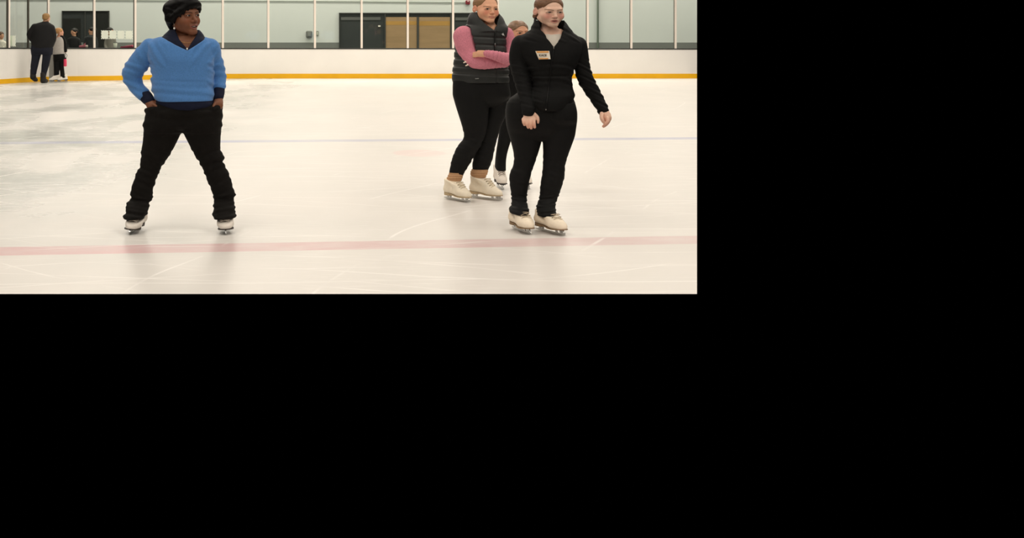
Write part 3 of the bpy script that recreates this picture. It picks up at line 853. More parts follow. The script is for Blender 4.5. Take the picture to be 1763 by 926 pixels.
# ------------------------------------------------------------------ coach in the blue sweater
def coach():
    b = Body(8.68); B0 = W(314, 400, b.d); t = empty('person', (B0[0], b.d, 0))
    tag(t, 'person in a blue V-neck sweater and black pants, hands in pockets, looking right', 'person')
    # head: chin 58, eyes 27, turned to the right
    Hh = Head(W(315.0, 28.5, b.d - .02), 1.10, math.radians(48), math.radians(-2), math.radians(-3), 1.16)
    H = Head(W(315.5, 27.2, b.d - .02), 1.27, math.radians(48), math.radians(-1), math.radians(-3), 1.07)
    FM = face_model(smile=1.0, open_=1.0, fat=.002, nose=1.35, crown=.066, eye=.72)
    larm = [(260, 84, .0, 15), (245, 103, .02, 16), (231, 125, .05, 15), (229.5, 137, .06, 13.5), (241, 155, .03, 11), (254, 171, -.03, 8.5)]
    rarm = [(364, 84, .0, 14), (372, 106, .03, 12), (376, 127, .06, 11), (377.5, 138, .06, 10.5), (378, 152, .03, 9), (377, 166, -.01, 7)]
    lleg = [(200, 256, 312), (230, 247, 311), (256, 244, 299), (283, 242, 281), (309, 231, 269), (340, 226, 263), (366, 220, 252), (385, 226, 246)]
    rleg = [(200, 320, 378), (230, 316, 380), (255, 329, 379.6), (279, 343, 384), (311, 357, 398), (340, 367, 405), (366, 371, 403), (385, 379, 400)]
    tor = [(62, 290, 342, .07), (66, 275, 353, .085), (74, 262, 363, .105), (95, 264, 366, .13), (127, 266, 364, .13), (160, 266, 366, .12), (190, 266, 370, .11), (206, 272, 364, .06)]
    M = U(H.prim(FM), k=0)
    M += [('u', b.chain([(317, 46, .01, 14), (317.5, 62, .015, 15.5), (317, 80, .02, 22)], .8), .03)]
    M += [('u', b.loft(tor, n=2.2)[0], .03), ('u', b.chain([(n[0], n[1], n[2], n[3] * .78) for n in larm], .85), .02), ('u', b.chain([(n[0], n[1], n[2], n[3] * .78) for n in rarm], .85), .02)]
    M += [('u', b.loft(lleg, .8, scale=.8)[0], .02), ('u', b.loft(rleg, .8, scale=.8)[0], .02)]
    # hands slipping into the pockets
    for S in ((1, [(255, 173, -.04), (262, 184, -.06)], [(256, 196), (261, 199), (266, 200), (271, 198)], (270, 184)),
              (-1, [(376.5, 169, -.02), (376, 181, -.05)], [(365, 198), (368, 200), (371, 200), (373.5, 197)], (367, 184))):
        (ax, ay, ao), (bx, by, bo) = S[1]
        M += [('u', b.chain([(ax, ay, ao, 6.5), ((ax + bx) / 2, (ay + by) / 2, ao - .01, 8), (bx, by, bo, 8.2)], .55), .01)]
        for i, (fx_, fy_) in enumerate(S[2]):
            rx = bx - (3.5 if S[0] < 0 else 0) + (i - 1.5) * (2.8 if S[0] < 0 else 3.6)
            M += [('u', b.chain([(rx, by + 2, bo, 2.6), ((rx + fx_) / 2, (by + fy_) / 2 + 1, bo - .012, 2.4), (fx_, fy_, bo + .03, 2.0)]), .004)]
        M += [('u', b.chain([((ax + bx) / 2 + S[0] * 4, (ay + by) / 2, ao - .02, 3.2), (S[3][0], S[3][1], bo - .03, 2.6)]), .006)]
    skin = (124, 78, 54)
    fc = face_color(H, skin, (142, 84, 76), (30, 22, 18), (148, 84, 58), eye=.72, smile=1, open_=1, blush_amt=.45, lash=(14, 10, 10))
    body = surface('body', M, .0031, m_skin, t, color=fc)
    add_eyes(H, body, m_eye, gaze=.25, white=(176, 162, 152), iris=(30, 20, 16))
    bm = bmesh.new()
    for i in range(-4, 5):
        x = i * .0050; bm_ball(bm, H.to_world([[x, -.0858 + .010 * (x / .02) ** 2, -.0632]])[0], (.0040, .0036, .0056), 2)
    from_bm('teeth', bm, m_teeth, body, smooth=True)
    # hair: full short bob with a side swept fringe
    hm = [('u', ell((0, .030, .050), (.090, .104, .083)), 0), ('u', ell((0, .070, -.030), (.062, .046, .074)), .03),
          ('u', ell((-.074, .030, -.010), (.022, .046, .050)), .02), ('u', ell((.074, .030, -.010), (.022, .046, .050)), .02),
          ('u', ell((0, -.03, .088), (.084, .080, .052)), .02),
          ('s', ell((0, -.105, -.050), (.068, .098, .094)), .010), ('s', ell((0, -.05, -.115), (.10, .085, .08)), .012),
          ('u', ell((-.082, .020, -.012), (.016, .030, .032)), .012), ('s', ell((.092, -.006, -.022), (.025, .022, .030)), .008),
          ('u', chain_w([(-.084, .000, -.026, .013), (-.083, -.030, .010, .018), (-.066, -.064, .042, .020), (-.030, -.086, .066, .020), (.015, -.092, .078, .020), (.048, -.084, .074, .018), (.070, -.068, .054, .016), (.079, -.059, .024, .009)], 1, 3), .022)]
    hm += [('u', chain_w(q, 1, 2), .008) for q in ([(-.074, -.056, .030, .013), (-.074, -.062, .000, .003)], [(-.056, -.074, .046, .013), (-.064, -.080, .016, .003)], [(-.030, -.088, .062, .012), (-.042, -.096, .034, .003)], [(.004, -.094, .070, .011), (-.010, -.103, .046, .003)],
           [(.030, -.090, .074, .011), (.020, -.101, .054, .003)], [(.055, -.078, .066, .012), (.066, -.076, .036, .006)], [(-.078, .000, .0, .014), (-.080, -.026, -.030, .004)])]
    def hd(P):
        L = Hh.to_local(P)
        return .0014 * wob(L * np.array([1, 1, 3.0]), 110, 2) + .0022 * wob(P, 40, 8)
    hair = surface('hair', [('u', Hh.prim(hm), 0)], .0032, hair_mat('hair_black', (6, 5, 5), 70, .5, .4, .14), t, disp=hd)
    bm = bmesh.new()
    for st in ([(.02, -.06, .125), (.045, -.085, .128), (.06, -.12, .140)], [(.0, -.05, .128), (.05, -.09, .125), (.085, -.11, .150)], [(-.01, -.02, .13), (.03, -.06, .139), (.07, -.075, .138)]):
        bm_tube(bm, Hh.to_world(catmull(np.array(st), 4)), .0009, 5)
    from_bm('flyaway', bm, bpy.data.materials['hair_black'], hair, smooth=True)
    # earring and necklace
    ea = H.to_world([[-.0800, -.004, -.040]])[0]
    ear = ball('earring', W(300, 49, ea[1] - .012), .0072, m_pearl, t)
    e0 = W(300.2, 49, ea[1] - .012)
    ring_tube('hook', [e0 + np.array([0, 0, .004]), e0 + np.array([.001, .004, .022]), ea + np.array([0, 0, .006])], .0016, m_zip, ear)
    nk = [W(x, y, b.d + o) for x, y, o in ((302, 66, -.02), (307, 69.5, -.078), (314, 72, -.112), (322, 73.4, -.118), (328, 73, -.112), (334, 69.5, -.07), (337, 66, -.02))]
    ring_tube('necklace', catmull(np.array(nk), 4), .0018, m_gold, t)
    # pants
    pel = [(176, 267, 372, .140), (187, 258, 380.5, .146), (196, 252, 381.5, .146), (205, 250, 381.5, .138), (214, 249, 381, .130), (218, 252, 378, .115), (222, 278, 350, .09), (224.5, 298, 330, .05)]
    Ll = [(190, 256, 316, .145), (203, 251, 316, .148), (216, 248, 316, .142), (226, 247.5, 314.5, .135), (230, 247, 311.5), (244, 246, 304.5), (256, 244, 298.5), (266, 243, 292.6), (275, 242, 287), (283, 242, 281), (292, 238, 275.8), (300, 234, 272.5), (309, 231, 269), (318, 228, 266), (328, 225, 263), (334, 225.2, 263), (339, 226.5, 263.5), (344, 222.5, 261), (350, 219, 257.5, .100, -.02), (355, 218.2, 258, .108, -.035), (359, 220, 257.5, .112, -.045), (363, 219.5, 256, .12, -.055), (366.5, 217, 255.5, .13, -.065), (369.5, 216, 253.5, .135, -.07), (372, 217, 251.5, .135, -.07)]
    Rl = [(190, 314, 381, .145), (203, 314, 381, .148), (216, 314, 381, .142), (225, 314, 380.5, .135), (230, 316.2, 380), (244, 323.5, 379.6), (255, 329, 379.6), (266, 334.7, 383.5), (273, 339, 387.4), (279, 343, 384), (290, 348.7, 390), (298, 352, 394), (311, 357, 398), (320, 361, 400.6), (331, 365.5, 404), (337, 367, 405.3), (343, 367.5, 403.3), (350, 368.8, 403.3, .100, -.02), (355, 367.8, 406.5, .108, -.035), (360, 369.8, 404.5, .115, -.05), (365, 367.3, 407.5, .125, -.06), (368.5, 368, 408.3, .135, -.07), (371.5, 371.5, 407, .135, -.07)]
    lp = b.loft(Ll, .80, n=2.1)[0]; rp = b.loft(Rl, .80, n=2.1)[0]; pp, ps = b.loft(pel, n=2.3)
    PM = U(pp, lp, rp, k=.022)
    PM += [('u', b.chain([(252, 190, -.02, 4), (262, 189, -.10, 5.5), (272, 190, -.12, 4)], .8), .02), ('u', b.chain([(380, 184, .0, 3.5), (375, 185, -.07, 4), (369, 188, -.10, 3.5)], .8), .02)]
    a1, c1 = box_px(b, 212, 336, 268, 384); a2, c2 = box_px(b, 362, 336, 412, 384); a3, c3 = box_px(b, 236, 262, 292, 300); a4, c4 = box_px(b, 332, 258, 392, 296)
    a5, c5 = box_px(b, 250, 195, 382, 232); a6, c6 = box_px(b, 225, 300, 270, 340); a7, c7 = box_px(b, 352, 300, 402, 340)
    surface('pants', PM, .0055, m_pants, t, disp=folds([(a1, c1, .005, (.15, .2, 1), .055, 1), (a2, c2, .005, (-.15, .2, 1), .055, 3), (a3, c3, .004, (.5, .3, 1), .07, 5), (a4, c4, .004, (-.5, .3, 1), .07, 7), (a5, c5, .003, (0, .3, 1), .12, 9), (a6, c6, .003, (.5, 0, 1), .08, 11), (a7, c7, .003, (-.5, 0, 1), .08, 13)]))
    # navy layer below the sweater: body, hem band, cuffs, collar
    under = [(60, 288, 345, .085), (66, 272, 355, .105), (74, 260, 366, .124), (95, 258, 368, .145), (127, 266, 364, .147), (160, 266.5, 364.5, .150), (170, 268.5, 367.5, .158), (174, 268.5, 369.5, .159), (179, 270, 371.5, .160), (184, 277, 369, .158), (187.5, 287, 358, .150)]
    up, us = b.loft(under, n=2.3)
    cuffL = b.chain([(246, 160.5, .018, 10.5), (252, 167.5, .0, 11), (257.5, 174, -.03, 9.5)], .9); cuffR = b.chain([(377, 153, .028, 10), (376.5, 160, .01, 10), (375.5, 166.5, -.01, 9.3)], .9)
    colo = b.loft([(51, 291, 342, .098, .022), (56, 286, 347, .102, .018), (62, 280, 351, .110, .014), (70, 278, 353, .122, .006), (78, 284, 352, .132, .0), (88, 290, 352, .138, .0)], n=2.2)[0]
    coli = b.loft([(49, 295, 339, .086, .022), (56, 291, 343, .090, .018), (62, 287, 346, .096, .014), (70, 288, 345, .102, .006), (78, 296, 342, .105, .0), (90, 306, 338, .10, .0)], n=2.2)[0]
    vs_ = b.vcut([(297, 44), (343, 44), (337, 62), (322.5, 84), (309, 68)], -.02)
    NM = U(up, cuffL, cuffR, k=.004) + [('s', coli, .004), ('u', colo, .0), ('s', coli, .004), ('s', b.vcut([(298, 44), (344, 44), (337.5, 62), (322.5, 84.5), (309, 68)], -.02), .003)]
    nv = surface('undershirt', NM, .0042, m_navy, t, disp=lambda P: .0012 * wob(P, 60, 4))
    zp = [b.surf(us, 322.5, y, .008) for y in (84, 86.5)]
    ball('zip_pull', zp[0] + np.array([0, -.012, 0]), (.006, .005, .008), m_pearl, nv, 2)
    # the sweater
    sw = [(61.5, 286, 346, .080), (63.5, 275, 354, .098), (67, 264, 361, .115), (74, 255, 368, .135), (82, 252, 370.5, .148), (95, 253, 370.5, .163), (104, 256, 370, .168), (113, 258.5, 369.5, .166), (127, 261.5, 368.5, .164), (140, 260, 367.5, .164), (147, 261.5, 367.5, .163), (155, 262.5, 368.5, .163), (163, 264.5, 369.5, .165), (169, 266.5, 369.5, .166), (173, 270, 369, .164)]
    sp, ss = b.loft(sw, n=2.3)
    la = b.chain([(258, 83, .0, 17), (243, 103, .02, 18.2), (230.5, 121, .05, 18.2), (227.6, 130, .06, 17.2), (231, 142, .055, 14.6), (239, 154, .035, 12.6), (246, 162.5, .012, 11.4)], .92)
    ra = b.chain([(362, 83, .0, 17), (369.5, 103, .03, 14), (374.5, 120, .055, 13), (376.8, 132, .065, 12.8), (377.4, 143, .05, 11.6), (377.0, 152, .03, 11)], .92)
    SM = U(sp, la, ra, k=.012) + [('s', b.vcut([(272, 52), (358, 52), (351, 68.5), (338, 78), (322.5, 87), (303, 78), (279, 64)], .03), .006), ('s', coli, .002)]
    SM += [('i', halfspace(W(242, 167, b.d), (.60, 0, -.8), (-9, 0, 0), (9, 50, 9)), .001)] if False else []
    q1 = box_px(b, 208, 105, 262, 165); q2 = box_px(b, 362, 105, 392, 158); q3 = box_px(b, 255, 138, 372, 176); q4 = box_px(b, 236, 72, 290, 112); q5 = box_px(b, 340, 76, 384, 112)
    surface('sweater', SM, .0042, m_blue, t, disp=folds([(q1[0], q1[1], .0045, (.3, .1, 1), .075, 21), (q2[0], q2[1], .004, (0, .2, 1), .075, 23), (q3[0], q3[1], .003, (.1, .2, 1), .10, 25), (q4[0], q4[1], .004, (.9, 0, .7), .10, 27), (q5[0], q5[1], .004, (-.9, 0, .7), .09, 29)]))
    st = skate_set((222, 214, 204), (196, 186, 174), (50, 40, 36))
    make_skate(t, (W(231, 400, 8.60)[0], 8.60, 0), math.radians(-3), st, 1.0, 1.36, math.radians(7), 0, .14, drop=.017)
    make_skate(t, (W(390.5, 400, 8.60)[0], 8.60, 0), math.radians(3), st, 1.0, 1.36, math.radians(-4), 0, .14, drop=.017)
    return t

# ------------------------------------------------------------------ skater in the vest, arms crossed
def vest_girl():
    b = Body(10.28); t = empty('person', (W(815, 340, b.d)[0], b.d, 0))
    tag(t, 'person in a charcoal puffer vest over pink heather sleeves with arms crossed', 'person')
    H = Head(W(837.0, 14.8, b.d - .045), 1.05, math.radians(22), math.radians(4), math.radians(2), 1.27)
    FM = face_model(fat=.002)
    rl = [(146, 782, 836), (167, 783, 838), (198, 792, 837), (225, 800, 833), (238, 800, 829), (253, 789, 821), (275, 780, 809), (300, 776, 794), (318, 774, 790)]
    ll = [(146, 838, 872), (167, 842, 876), (191, 840, 872), (219, 835, 860), (247, 828, 852), (278, 818, 844), (300, 818, 836), (314, 819, 833)]
    tor = [(44, 818, 860, .06), (50, 804, 864, .08), (60, 800, 864, .09), (85, 800, 862, .10), (113, 794, 862, .11), (140, 792, 864, .10), (152, 796, 862, .06)]
    rA = [(800, 63, -.03, 12), (803, 84, -.06, 11), (814, 105, -.11, 9), (836, 108, -.17, 7), (856, 109, -.14, 5.5), (868, 107, -.09, 4)]
    lA = [(871, 62, .01, 8), (878, 80, -.01, 6.5), (880.5, 98, -.07, 6.5), (866, 100.5, -.195, 5.5), (848, 95.5, -.25, 5), (838, 93, -.262, 5)]
    M = U(H.prim(FM), k=0) + [('u', b.chain([(837, 30, .0, 13), (838, 44, .01, 14.5), (837, 62, .01, 21)], .85), .02), ('u', b.loft(tor)[0], .03)]
    M += [('u', b.chain(rA, .9), .015), ('u', b.chain(lA, .9), .015), ('u', b.loft(rl, .8, off=-.03, scale=.8)[0], .02), ('u', b.loft(ll, .8, off=.04, scale=.8)[0], .02)]
    # her left hand lies over the other arm, fingers going under the upper arm
    M += [('u', b.chain([(838, 93, -.262, 5), (832, 93, -.262, 5.2), (826, 92.6, -.255, 5)], .6), .005)]
    for i in range(4):
        y0 = 89.8 + i * 2.1
        M += [('u', b.chain([(829, y0, -.262, 1.9), (822, y0 + .3, -.246, 1.8), (815, y0 + 1.5, -.20, 1.6)]), .002)]
    M += [('u', b.chain([(834, 89, -.265, 2.2), (828, 88.4, -.262, 2.0), (823, 88.2, -.25, 1.7)]), .004)]
    # her right hand tucked below the left elbow
    M += [('u', b.chain([(868, 107, -.09, 3.6), (873, 104, -.06, 3.8), (877, 100, -.04, 3.6)], .6), .006)]
    for i in range(4):
        y0 = 101.5 + i * 1.2
        M += [('u', b.chain([(874 + 2 * i, y0 - 4, -.035, 1.3), (874.5 + 2 * i, y0 - 8, -.02, 1.2), (875 + 2 * i, y0 - 11, -.01, 1.1)]), .002)]
    M += [('u', b.chain([(872, 103, -.07, 1.5), (872, 97, -.05, 1.3)]), .004)]
    fc = face_color(H, (232, 176, 142), (208, 132, 118), (142, 104, 76), (228, 132, 110), blush_amt=.6, lash=(60, 40, 30), scalp=(150, 112, 78))
    body = surface('body', M, .0031, m_skin, t, color=fc)
    add_eyes(H, body, m_eye, gaze=-.22, iris=(58, 36, 22))
    bm = bmesh.new()
    for x, y in ((799.6, 107.4), (803.2, 112.6)):
        w = W(x, y, b.d - .178); bm_tube(bm, [w + np.array([.016, .0, .008]), w, w + np.array([-.010, .002, -.004])], [.007, .0062, .003], 8)
    from_bm('fingertips', bm, m_nail, body, smooth=True)
    hm = [('u', ell((0, .020, .0385), (.0785, .0985, .0825)), 0), ('u', ell((0, .10, .075), (.035, .03, .035)), .02), ('s', ell((0, -.100, -.004), (.076, .083, .109)), .010), ('s', ell((0, -.03, -.10), (.11, .09, .085)), .010),
          ('s', ell((.088, .012, -.01), (.022, .022, .038)), .004), ('s', ell((-.088, .012, -.01), (.022, .022, .038)), .004)]
    surface('hair', [('u', H.prim(hm), 0)], .0032, hair_mat('hair_light_brown', (138, 104, 70), 50, .5, .3), t, disp=lambda P: .0006 * np.sin(H.to_local(P)[:, 2] * 700 + H.to_local(P)[:, 1] * 260))
    # leggings
    pel = [(132, 782, 875, .135), (145, 780, 876.5, .145), (156, 780, 878, .140), (166, 781, 878, .125), (176, 790, 868, .09), (184, 805, 856, .04)]
    Rl = [(138, 780, 838), (155, 779.5, 840), (167, 780, 841), (182, 784, 841), (198, 789, 840), (212, 793.5, 838.5), (225, 797, 836), (232, 798, 834.3), (238, 797.3, 832), (245, 792, 829), (253, 786, 825.5), (264, 781, 818), (275, 777, 812), (288, 774.3, 804), (299, 772.3, 797.5), (304, 772, 796)]
    Ll = [(138, 836, 875.5), (155, 839, 878.5), (167, 841, 880), (180, 841, 878.5), (191, 839, 875), (205, 836.5, 869.5), (219, 832.5, 863), (233, 829, 859), (247, 825, 855), (262, 818.5, 851.5), (278, 814.8, 848), (293, 814, 841.5), (299, 814.2, 840)]
    q1 = box_px(b, 770, 225, 830, 300); q2 = box_px(b, 810, 240, 858, 297)
    surface('leggings', U(b.loft(pel, n=2.2)[0], b.loft(Rl, .74, off=-.03, n=2.1)[0], b.loft(Ll, .76, off=.04, n=2.1)[0], k=.012), .0055, m_legging, t, disp=folds([(q1[0], q1[1], .0015, (.4, .2, 1), .06, 31), (q2[0], q2[1], .0015, (-.3, .2, 1), .06, 33)]))
    # tan socks over the boot tops
    for rows, o, sd in (([(296.5, 773, 796), (301, 771, 796.5), (307, 768.5, 795), (311, 768.5, 793), (314, 770, 791)], -.03, 1), ([(292.5, 813, 841), (297, 811, 841), (302, 811, 839), (306, 813, 837)], .04, 2)):
        surface('sock', U(b.loft(rows, .85, off=o, n=2.1)[0]), .004, m_tan, t, disp=lambda P: .0025 * np.sin(P[:, 2] * 2 * PI / .022 + 1.2 * wob(P, 25, sd)))
    # pink shirt sleeves (a shirt under the vest)
    rS = b.chain([(798.5, 63, -.05, 18.5), (801.5, 77, -.065, 18.2), (806, 90, -.085, 15.8), (813, 101, -.12, 14), (823, 106, -.165, 13), (838, 107, -.185, 12), (855, 108, -.15, 9.4), (869, 109, -.11, 7.4)], .85)
    lS = b.chain([(871, 60, .0, 13.5), (878, 76, -.01, 11), (880.5, 90, -.04, 10.2), (880.5, 101, -.10, 10.5), (868, 100, -.20, 9.8), (855, 96.5, -.245, 8.6), (845, 94, -.262, 7.4), (837.5, 92.6, -.268, 6.2)], .85)
    q3 = box_px(b, 776, 85, 830, 125); q4 = box_px(b, 830, 85, 886, 116)
    shirt = surface('shirt', U(rS, b.loft([(54, 806, 862, .07), (62, 798, 868, .09), (90, 792, 870, .12), (110, 796, 866, .11)])[0], lS, k=.003), .0038, m_pinkknit, t,
                    disp=folds([(q3[0], q3[1], .0022, (1, .4, .6), .06, 41), (q4[0], q4[1], .0026, (1, .2, -.3), .035, 43)]))
    # vest
    vt = [(38, 814, 864, .082), (42, 806, 870, .100), (46, 798.5, 874, .115), (52, 791, 875, .128), (60, 787, 874, .138), (71, 784, 872, .146), (85, 783, 872, .156), (96, 782, 874, .160), (113, 780.5, 875, .164), (125, 779, 876, .162), (136, 778.6, 876.5, .160), (141.5, 780, 875.5, .155)]
    vp, vsf = b.loft(vt, n=2.3)
    nk_o = b.loft([(21.5, 811, 857, .100, .015), (26, 808, 862, .108, .012), (33, 805.5, 867, .116, .005), (44, 804, 870.5, .124, .0), (54, 808, 868, .132, -.01)], n=2.1)[0]
    nk_i = b.loft([(19, 817, 852, .082, .015), (26, 814.5, 856, .088, .012), (33, 812, 860, .094, .005), (44, 813, 862, .100, .0), (50, 820, 858, .10, -.01), (57, 832, 852, .08, -.01)], n=2.1)[0]
    VM = U(vp, k=0) + [('u', nk_o, .012), ('s', nk_i, .004), ('s', b.vcut([(819, 12), (866, 12), (858, 34), (852, 53.5), (836, 42), (824, 30)], -.02), .004)]
    # arm holes
    VM += [('s', b.chain([(796.5, 60, -.07, 18.4), (801, 77, -.09, 18), (805, 88, -.12, 15)], .9), .006), ('s', b.chain([(880, 58, .0, 13.4), (882.5, 76, -.01, 11.5), (882, 92, -.04, 10.5)], .85), .006)]
    def vd(P):
        z = P[:, 2]; x = P[:, 0]
        zz = HC - (np.array([64, 77, 90, 103, 116, 128]) - CY) / F * b.d
        d = np.zeros(len(P))
        tilt = .05 * (x - W(830, 90, b.d)[0])
        for q in zz: d += .0060 * np.exp(-((z - q + tilt) / .0085) ** 2)
        xc = W(852, 90, b.d)[0]
        d += .006 * np.exp(-((x - xc) / .006) ** 2) * (P[:, 1] < b.d)
        return d - .002 * wob(P, 35, 6) - .0015
    vest = surface('vest', VM, .0042, m_vest, t, disp=vd)
    zl = [b.surf(vsf, 852.3 - (y - 54) * .02, y, .006) for y in np.linspace(54, 86, 10)]
    ring_tube('zip', zl, .0042, m_zipdark, vest)
    pz = b.surf(vsf, 852.3, 74, .016); bm = bmesh.new(); bm_tube(bm, [pz, pz + np.array([.0, -.004, -.012]), pz + np.array([.001, -.003, -.030])], [.003, .0055, .0045], 8); from_bm('zip_pull', bm, mat('zip_pull_grey', (120, 122, 120), .4, metal=.6), vest, smooth=True)
    # little pale emblem on the chest and a label at the hem
    P = [b.surf(vsf, 866 + dx, 59.5 + dy, .004) for dx, dy in ((-2.7, -.8), (-.6, -1.6), (.2, -3.2), (.9, -1.0), (2.0, .8), (2.7, 2.8), (.8, 1.2), (-.9, 1.9), (-.9, .2))]
    bm = bmesh.new(); bm_prism(bm, P, (0, -1, 0), -.004, .006); from_bm('emblem', bm, mat('emblem_pale', (206, 208, 204), .6), vest)
    P = [b.surf(vsf, 818 + dx, 134.8 + dy, .003) for dx, dy in ((0, 0), (6.2, -.4), (6.2, 1.2), (0, 1.4))]
    bm = bmesh.new(); bm_prism(bm, P, (0, -1, 0), -.004, .007); from_bm('hem_label', bm, mat('label_grey', (128, 130, 128), .6), vest)
    st = skate_set((242, 230, 208), (206, 190, 160), (190, 168, 134))
    make_skate(t, (W(787, 344, 10.17)[0], 10.17, 0), math.radians(29), st, 1.02, 1.25, 0, 0, .18, drop=.014)
    make_skate(t, (W(835.5, 341, 10.25)[0], 10.25, 0), math.radians(40), st, 1.02, 1.25, 0, 0, .195, drop=.012)
    return t

# ------------------------------------------------------------------ skater in the black jacket with the name tag
def jacket_girl():
    b = Body(8.66); t = empty('person', (W(925, 400, b.d)[0], b.d, 0))
    tag(t, 'person in a black zip jacket with an orange and white name tag', 'person')
    H = Head(W(946.0, 18.6, b.d - .045), .98, math.radians(14), math.radians(9), math.radians(0), 1.36)
    FM = face_model(open_=.4, fat=.0035, eye=.78)
    ll = [(188, 876, 930), (200, 875, 930), (222, 874, 933.5), (247, 881, 932), (273, 885.5, 924), (302, 878, 914.5), (330, 880, 908.5), (356, 884, 905), (378, 888, 901)]
    rl = [(188, 936, 986), (200, 936, 988), (215, 933, 991), (247, 934, 984), (284, 934, 972), (316, 930, 967.5), (340, 928, 959), (360, 929, 949), (380, 933, 946)]
    tor = [(50, 927, 966, .045), (58, 910, 980, .06), (75, 902, 993, .085), (105, 908, 988, .11), (134, 914, 982, .125), (165, 908, 980, .11), (186, 900, 970, .06)]
    lA = [(898, 80, .0, 14), (894, 102, .0, 13.5), (897, 125, -.02, 13), (902, 150, -.06, 10.5), (908, 178, -.12, 8.5), (910, 194, -.14, 8)]
    rA = [(996, 80, .0, 12), (1001, 108, .0, 11), (1007, 137, .0, 11), (1022, 160, .0, 9.5), (1036, 184, -.03, 7.5), (1041, 194, -.04, 7)]
    M = U(H.prim(FM), k=0) + [('u', b.chain([(946, 38, .0, 13), (945.5, 55, .01, 14.0), (946, 74, .035, 19)], .85), .02), ('u', b.loft(tor)[0], .03)]
    M += [('u', b.chain(lA, .9), .015), ('u', b.chain(rA, .9), .015), ('u', b.loft(ll, .8, off=.02, scale=.78)[0], .02), ('u', b.loft(rl, .8, off=-.02, scale=.78)[0], .02)]
    # hand on the left of the picture: back of the hand and four fingers, thumb at its right
    o = -.145
    M += [('u', b.chain([(910, 192, o, 8), (911, 198, o, 10), (911.5, 204, o - .005, 10.5)], .42), .006), ('u', b.chain([(902, 205.5, o - .008, 4), (911, 206, o - .014, 4.4), (919, 205, o - .012, 4.2)], .8), .006)]
    for k_ in ([(901.5, 206, o - .01, 3.2), (901.8, 210.5, o - .018, 2.9), (903, 214.8, o - .012, 2.3)], [(907.2, 207, o - .014, 3.4), (907.6, 213, o - .024, 3.1), (909.3, 219, o - .016, 2.5)],
               [(913, 207, o - .016, 3.5), (913.6, 214, o - .027, 3.2), (914.6, 220.2, o - .018, 2.6)], [(918.6, 206, o - .014, 3.4), (919.4, 212.5, o - .024, 3.0), (920.4, 218.8, o - .016, 2.5)]):
        M += [('u', b.chain(k_), .0022)]
    M += [('u', b.chain([(919, 196, o - .005, 3.4), (924.6, 201, o - .012, 3.0), (926.3, 206, o - .016, 2.7), (926.4, 210.8, o - .012, 2.1)]), .003)]
    # hand on the right: seen from its edge, half curled
    o = -.045
    M += [('u', b.chain([(1041, 193, o, 7), (1043.5, 198, o - .01, 8), (1045.5, 203, o - .02, 7.6)], .6), .006)]
    for dx, do, e in ((2.8, .03, 0), (1.2, .008, 1), (-.2, -.014, 1.2), (-1.4, -.034, .5)):
        M += [('u', b.chain([(1046.3 + dx * .5, 203.5, o + do - .01, 3.3), (1046.8 + dx * .4, 208.6 + e, o + do - .02, 3.0), (1043.2 + dx * .5, 213.2 + e, o + do - .02, 2.6), (1039.2 + dx * .6, 216.8 + e, o + do - .012, 2.0)]), .0022)]
    M += [('u', b.chain([(1036, 196, o - .03, 3.7), (1035.6, 202.5, o - .05, 3.3), (1037.6, 207.8, o - .055, 2.9), (1039.8, 211.2, o - .05, 2.2)]), .003)]
    fc = face_color(H, (238, 196, 172), (198, 114, 108), (146, 110, 86), (236, 146, 134), blush_amt=.6, open_=.4, eye=.78, lash=(70, 52, 50), scalp=(120, 86, 62))
    def fc2(V):
        C = fc(V); z0 = W(0, 200, b.d)[2]
        h = np.clip((z0 - V[:, 2]) / .06, 0, 1) * (V[:, 1] < b.d) * (V[:, 2] > .7) * .45
        return C * (1 - h[:, None]) + lin((222, 150, 124)) * h[:, None]
    body = surface('body', M, .0030, m_skin, t, color=fc2)
    add_eyes(H, body, m_eye, gaze=.1, gaze_z=-.30, white=(196, 182, 172), iris=(64, 54, 50))
    hm = [('u', ell((0, .020, .0390), (.0795, .0995, .0835)), 0), ('s', ell((0, -.102, -.015), (.072, .079, .100)), .008), ('s', ell((0, -.03, -.10), (.11, .09, .085)), .010),
          ('s', ell((.090, .012, -.01), (.022, .020, .036)), .004), ('s', ell((-.090, .012, -.01), (.022, .020, .036)), .004), ('s', seg((0, -.08, .118), (0, .02, .126), .003, .003), .004), ('u', ell((-.030, .098, -.055), (.030, .028, .030)), .02)]
    hair = surface('hair', [('u', H.prim(hm), 0)], .0032, hair_mat('hair_brown', (116, 82, 58), 50, .45, .35), t, disp=lambda P: .0007 * np.sin(H.to_local(P)[:, 2] * 500 - np.abs(H.to_local(P)[:, 0]) * 500 + H.to_local(P)[:, 1] * 200))
    sc_c = W(924.6, 34.5, b.d + .03)
    bm = bmesh.new()
    for k_ in range(10):
        a = k_ * 2 * PI / 10
        bm_ball(bm, sc_c + np.array([.016 * math.cos(a), .004 * math.sin(3 * a), .017 * math.sin(a)]), .009, 2)
    from_bm('scrunchie', bm, mat('scrunchie_dark', (50, 46, 48), .8), hair, smooth=True)
    # leggings
    pel = [(150, 905, 970, .10), (158, 894, 978, .125), (165, 884, 984, .140), (172, 876, 988, .146), (190, 872, 991.5, .146), (207, 872.5, 991.5, .138), (222, 876, 988, .12), (234, 888, 976, .085), (242, 905, 960, .04)]
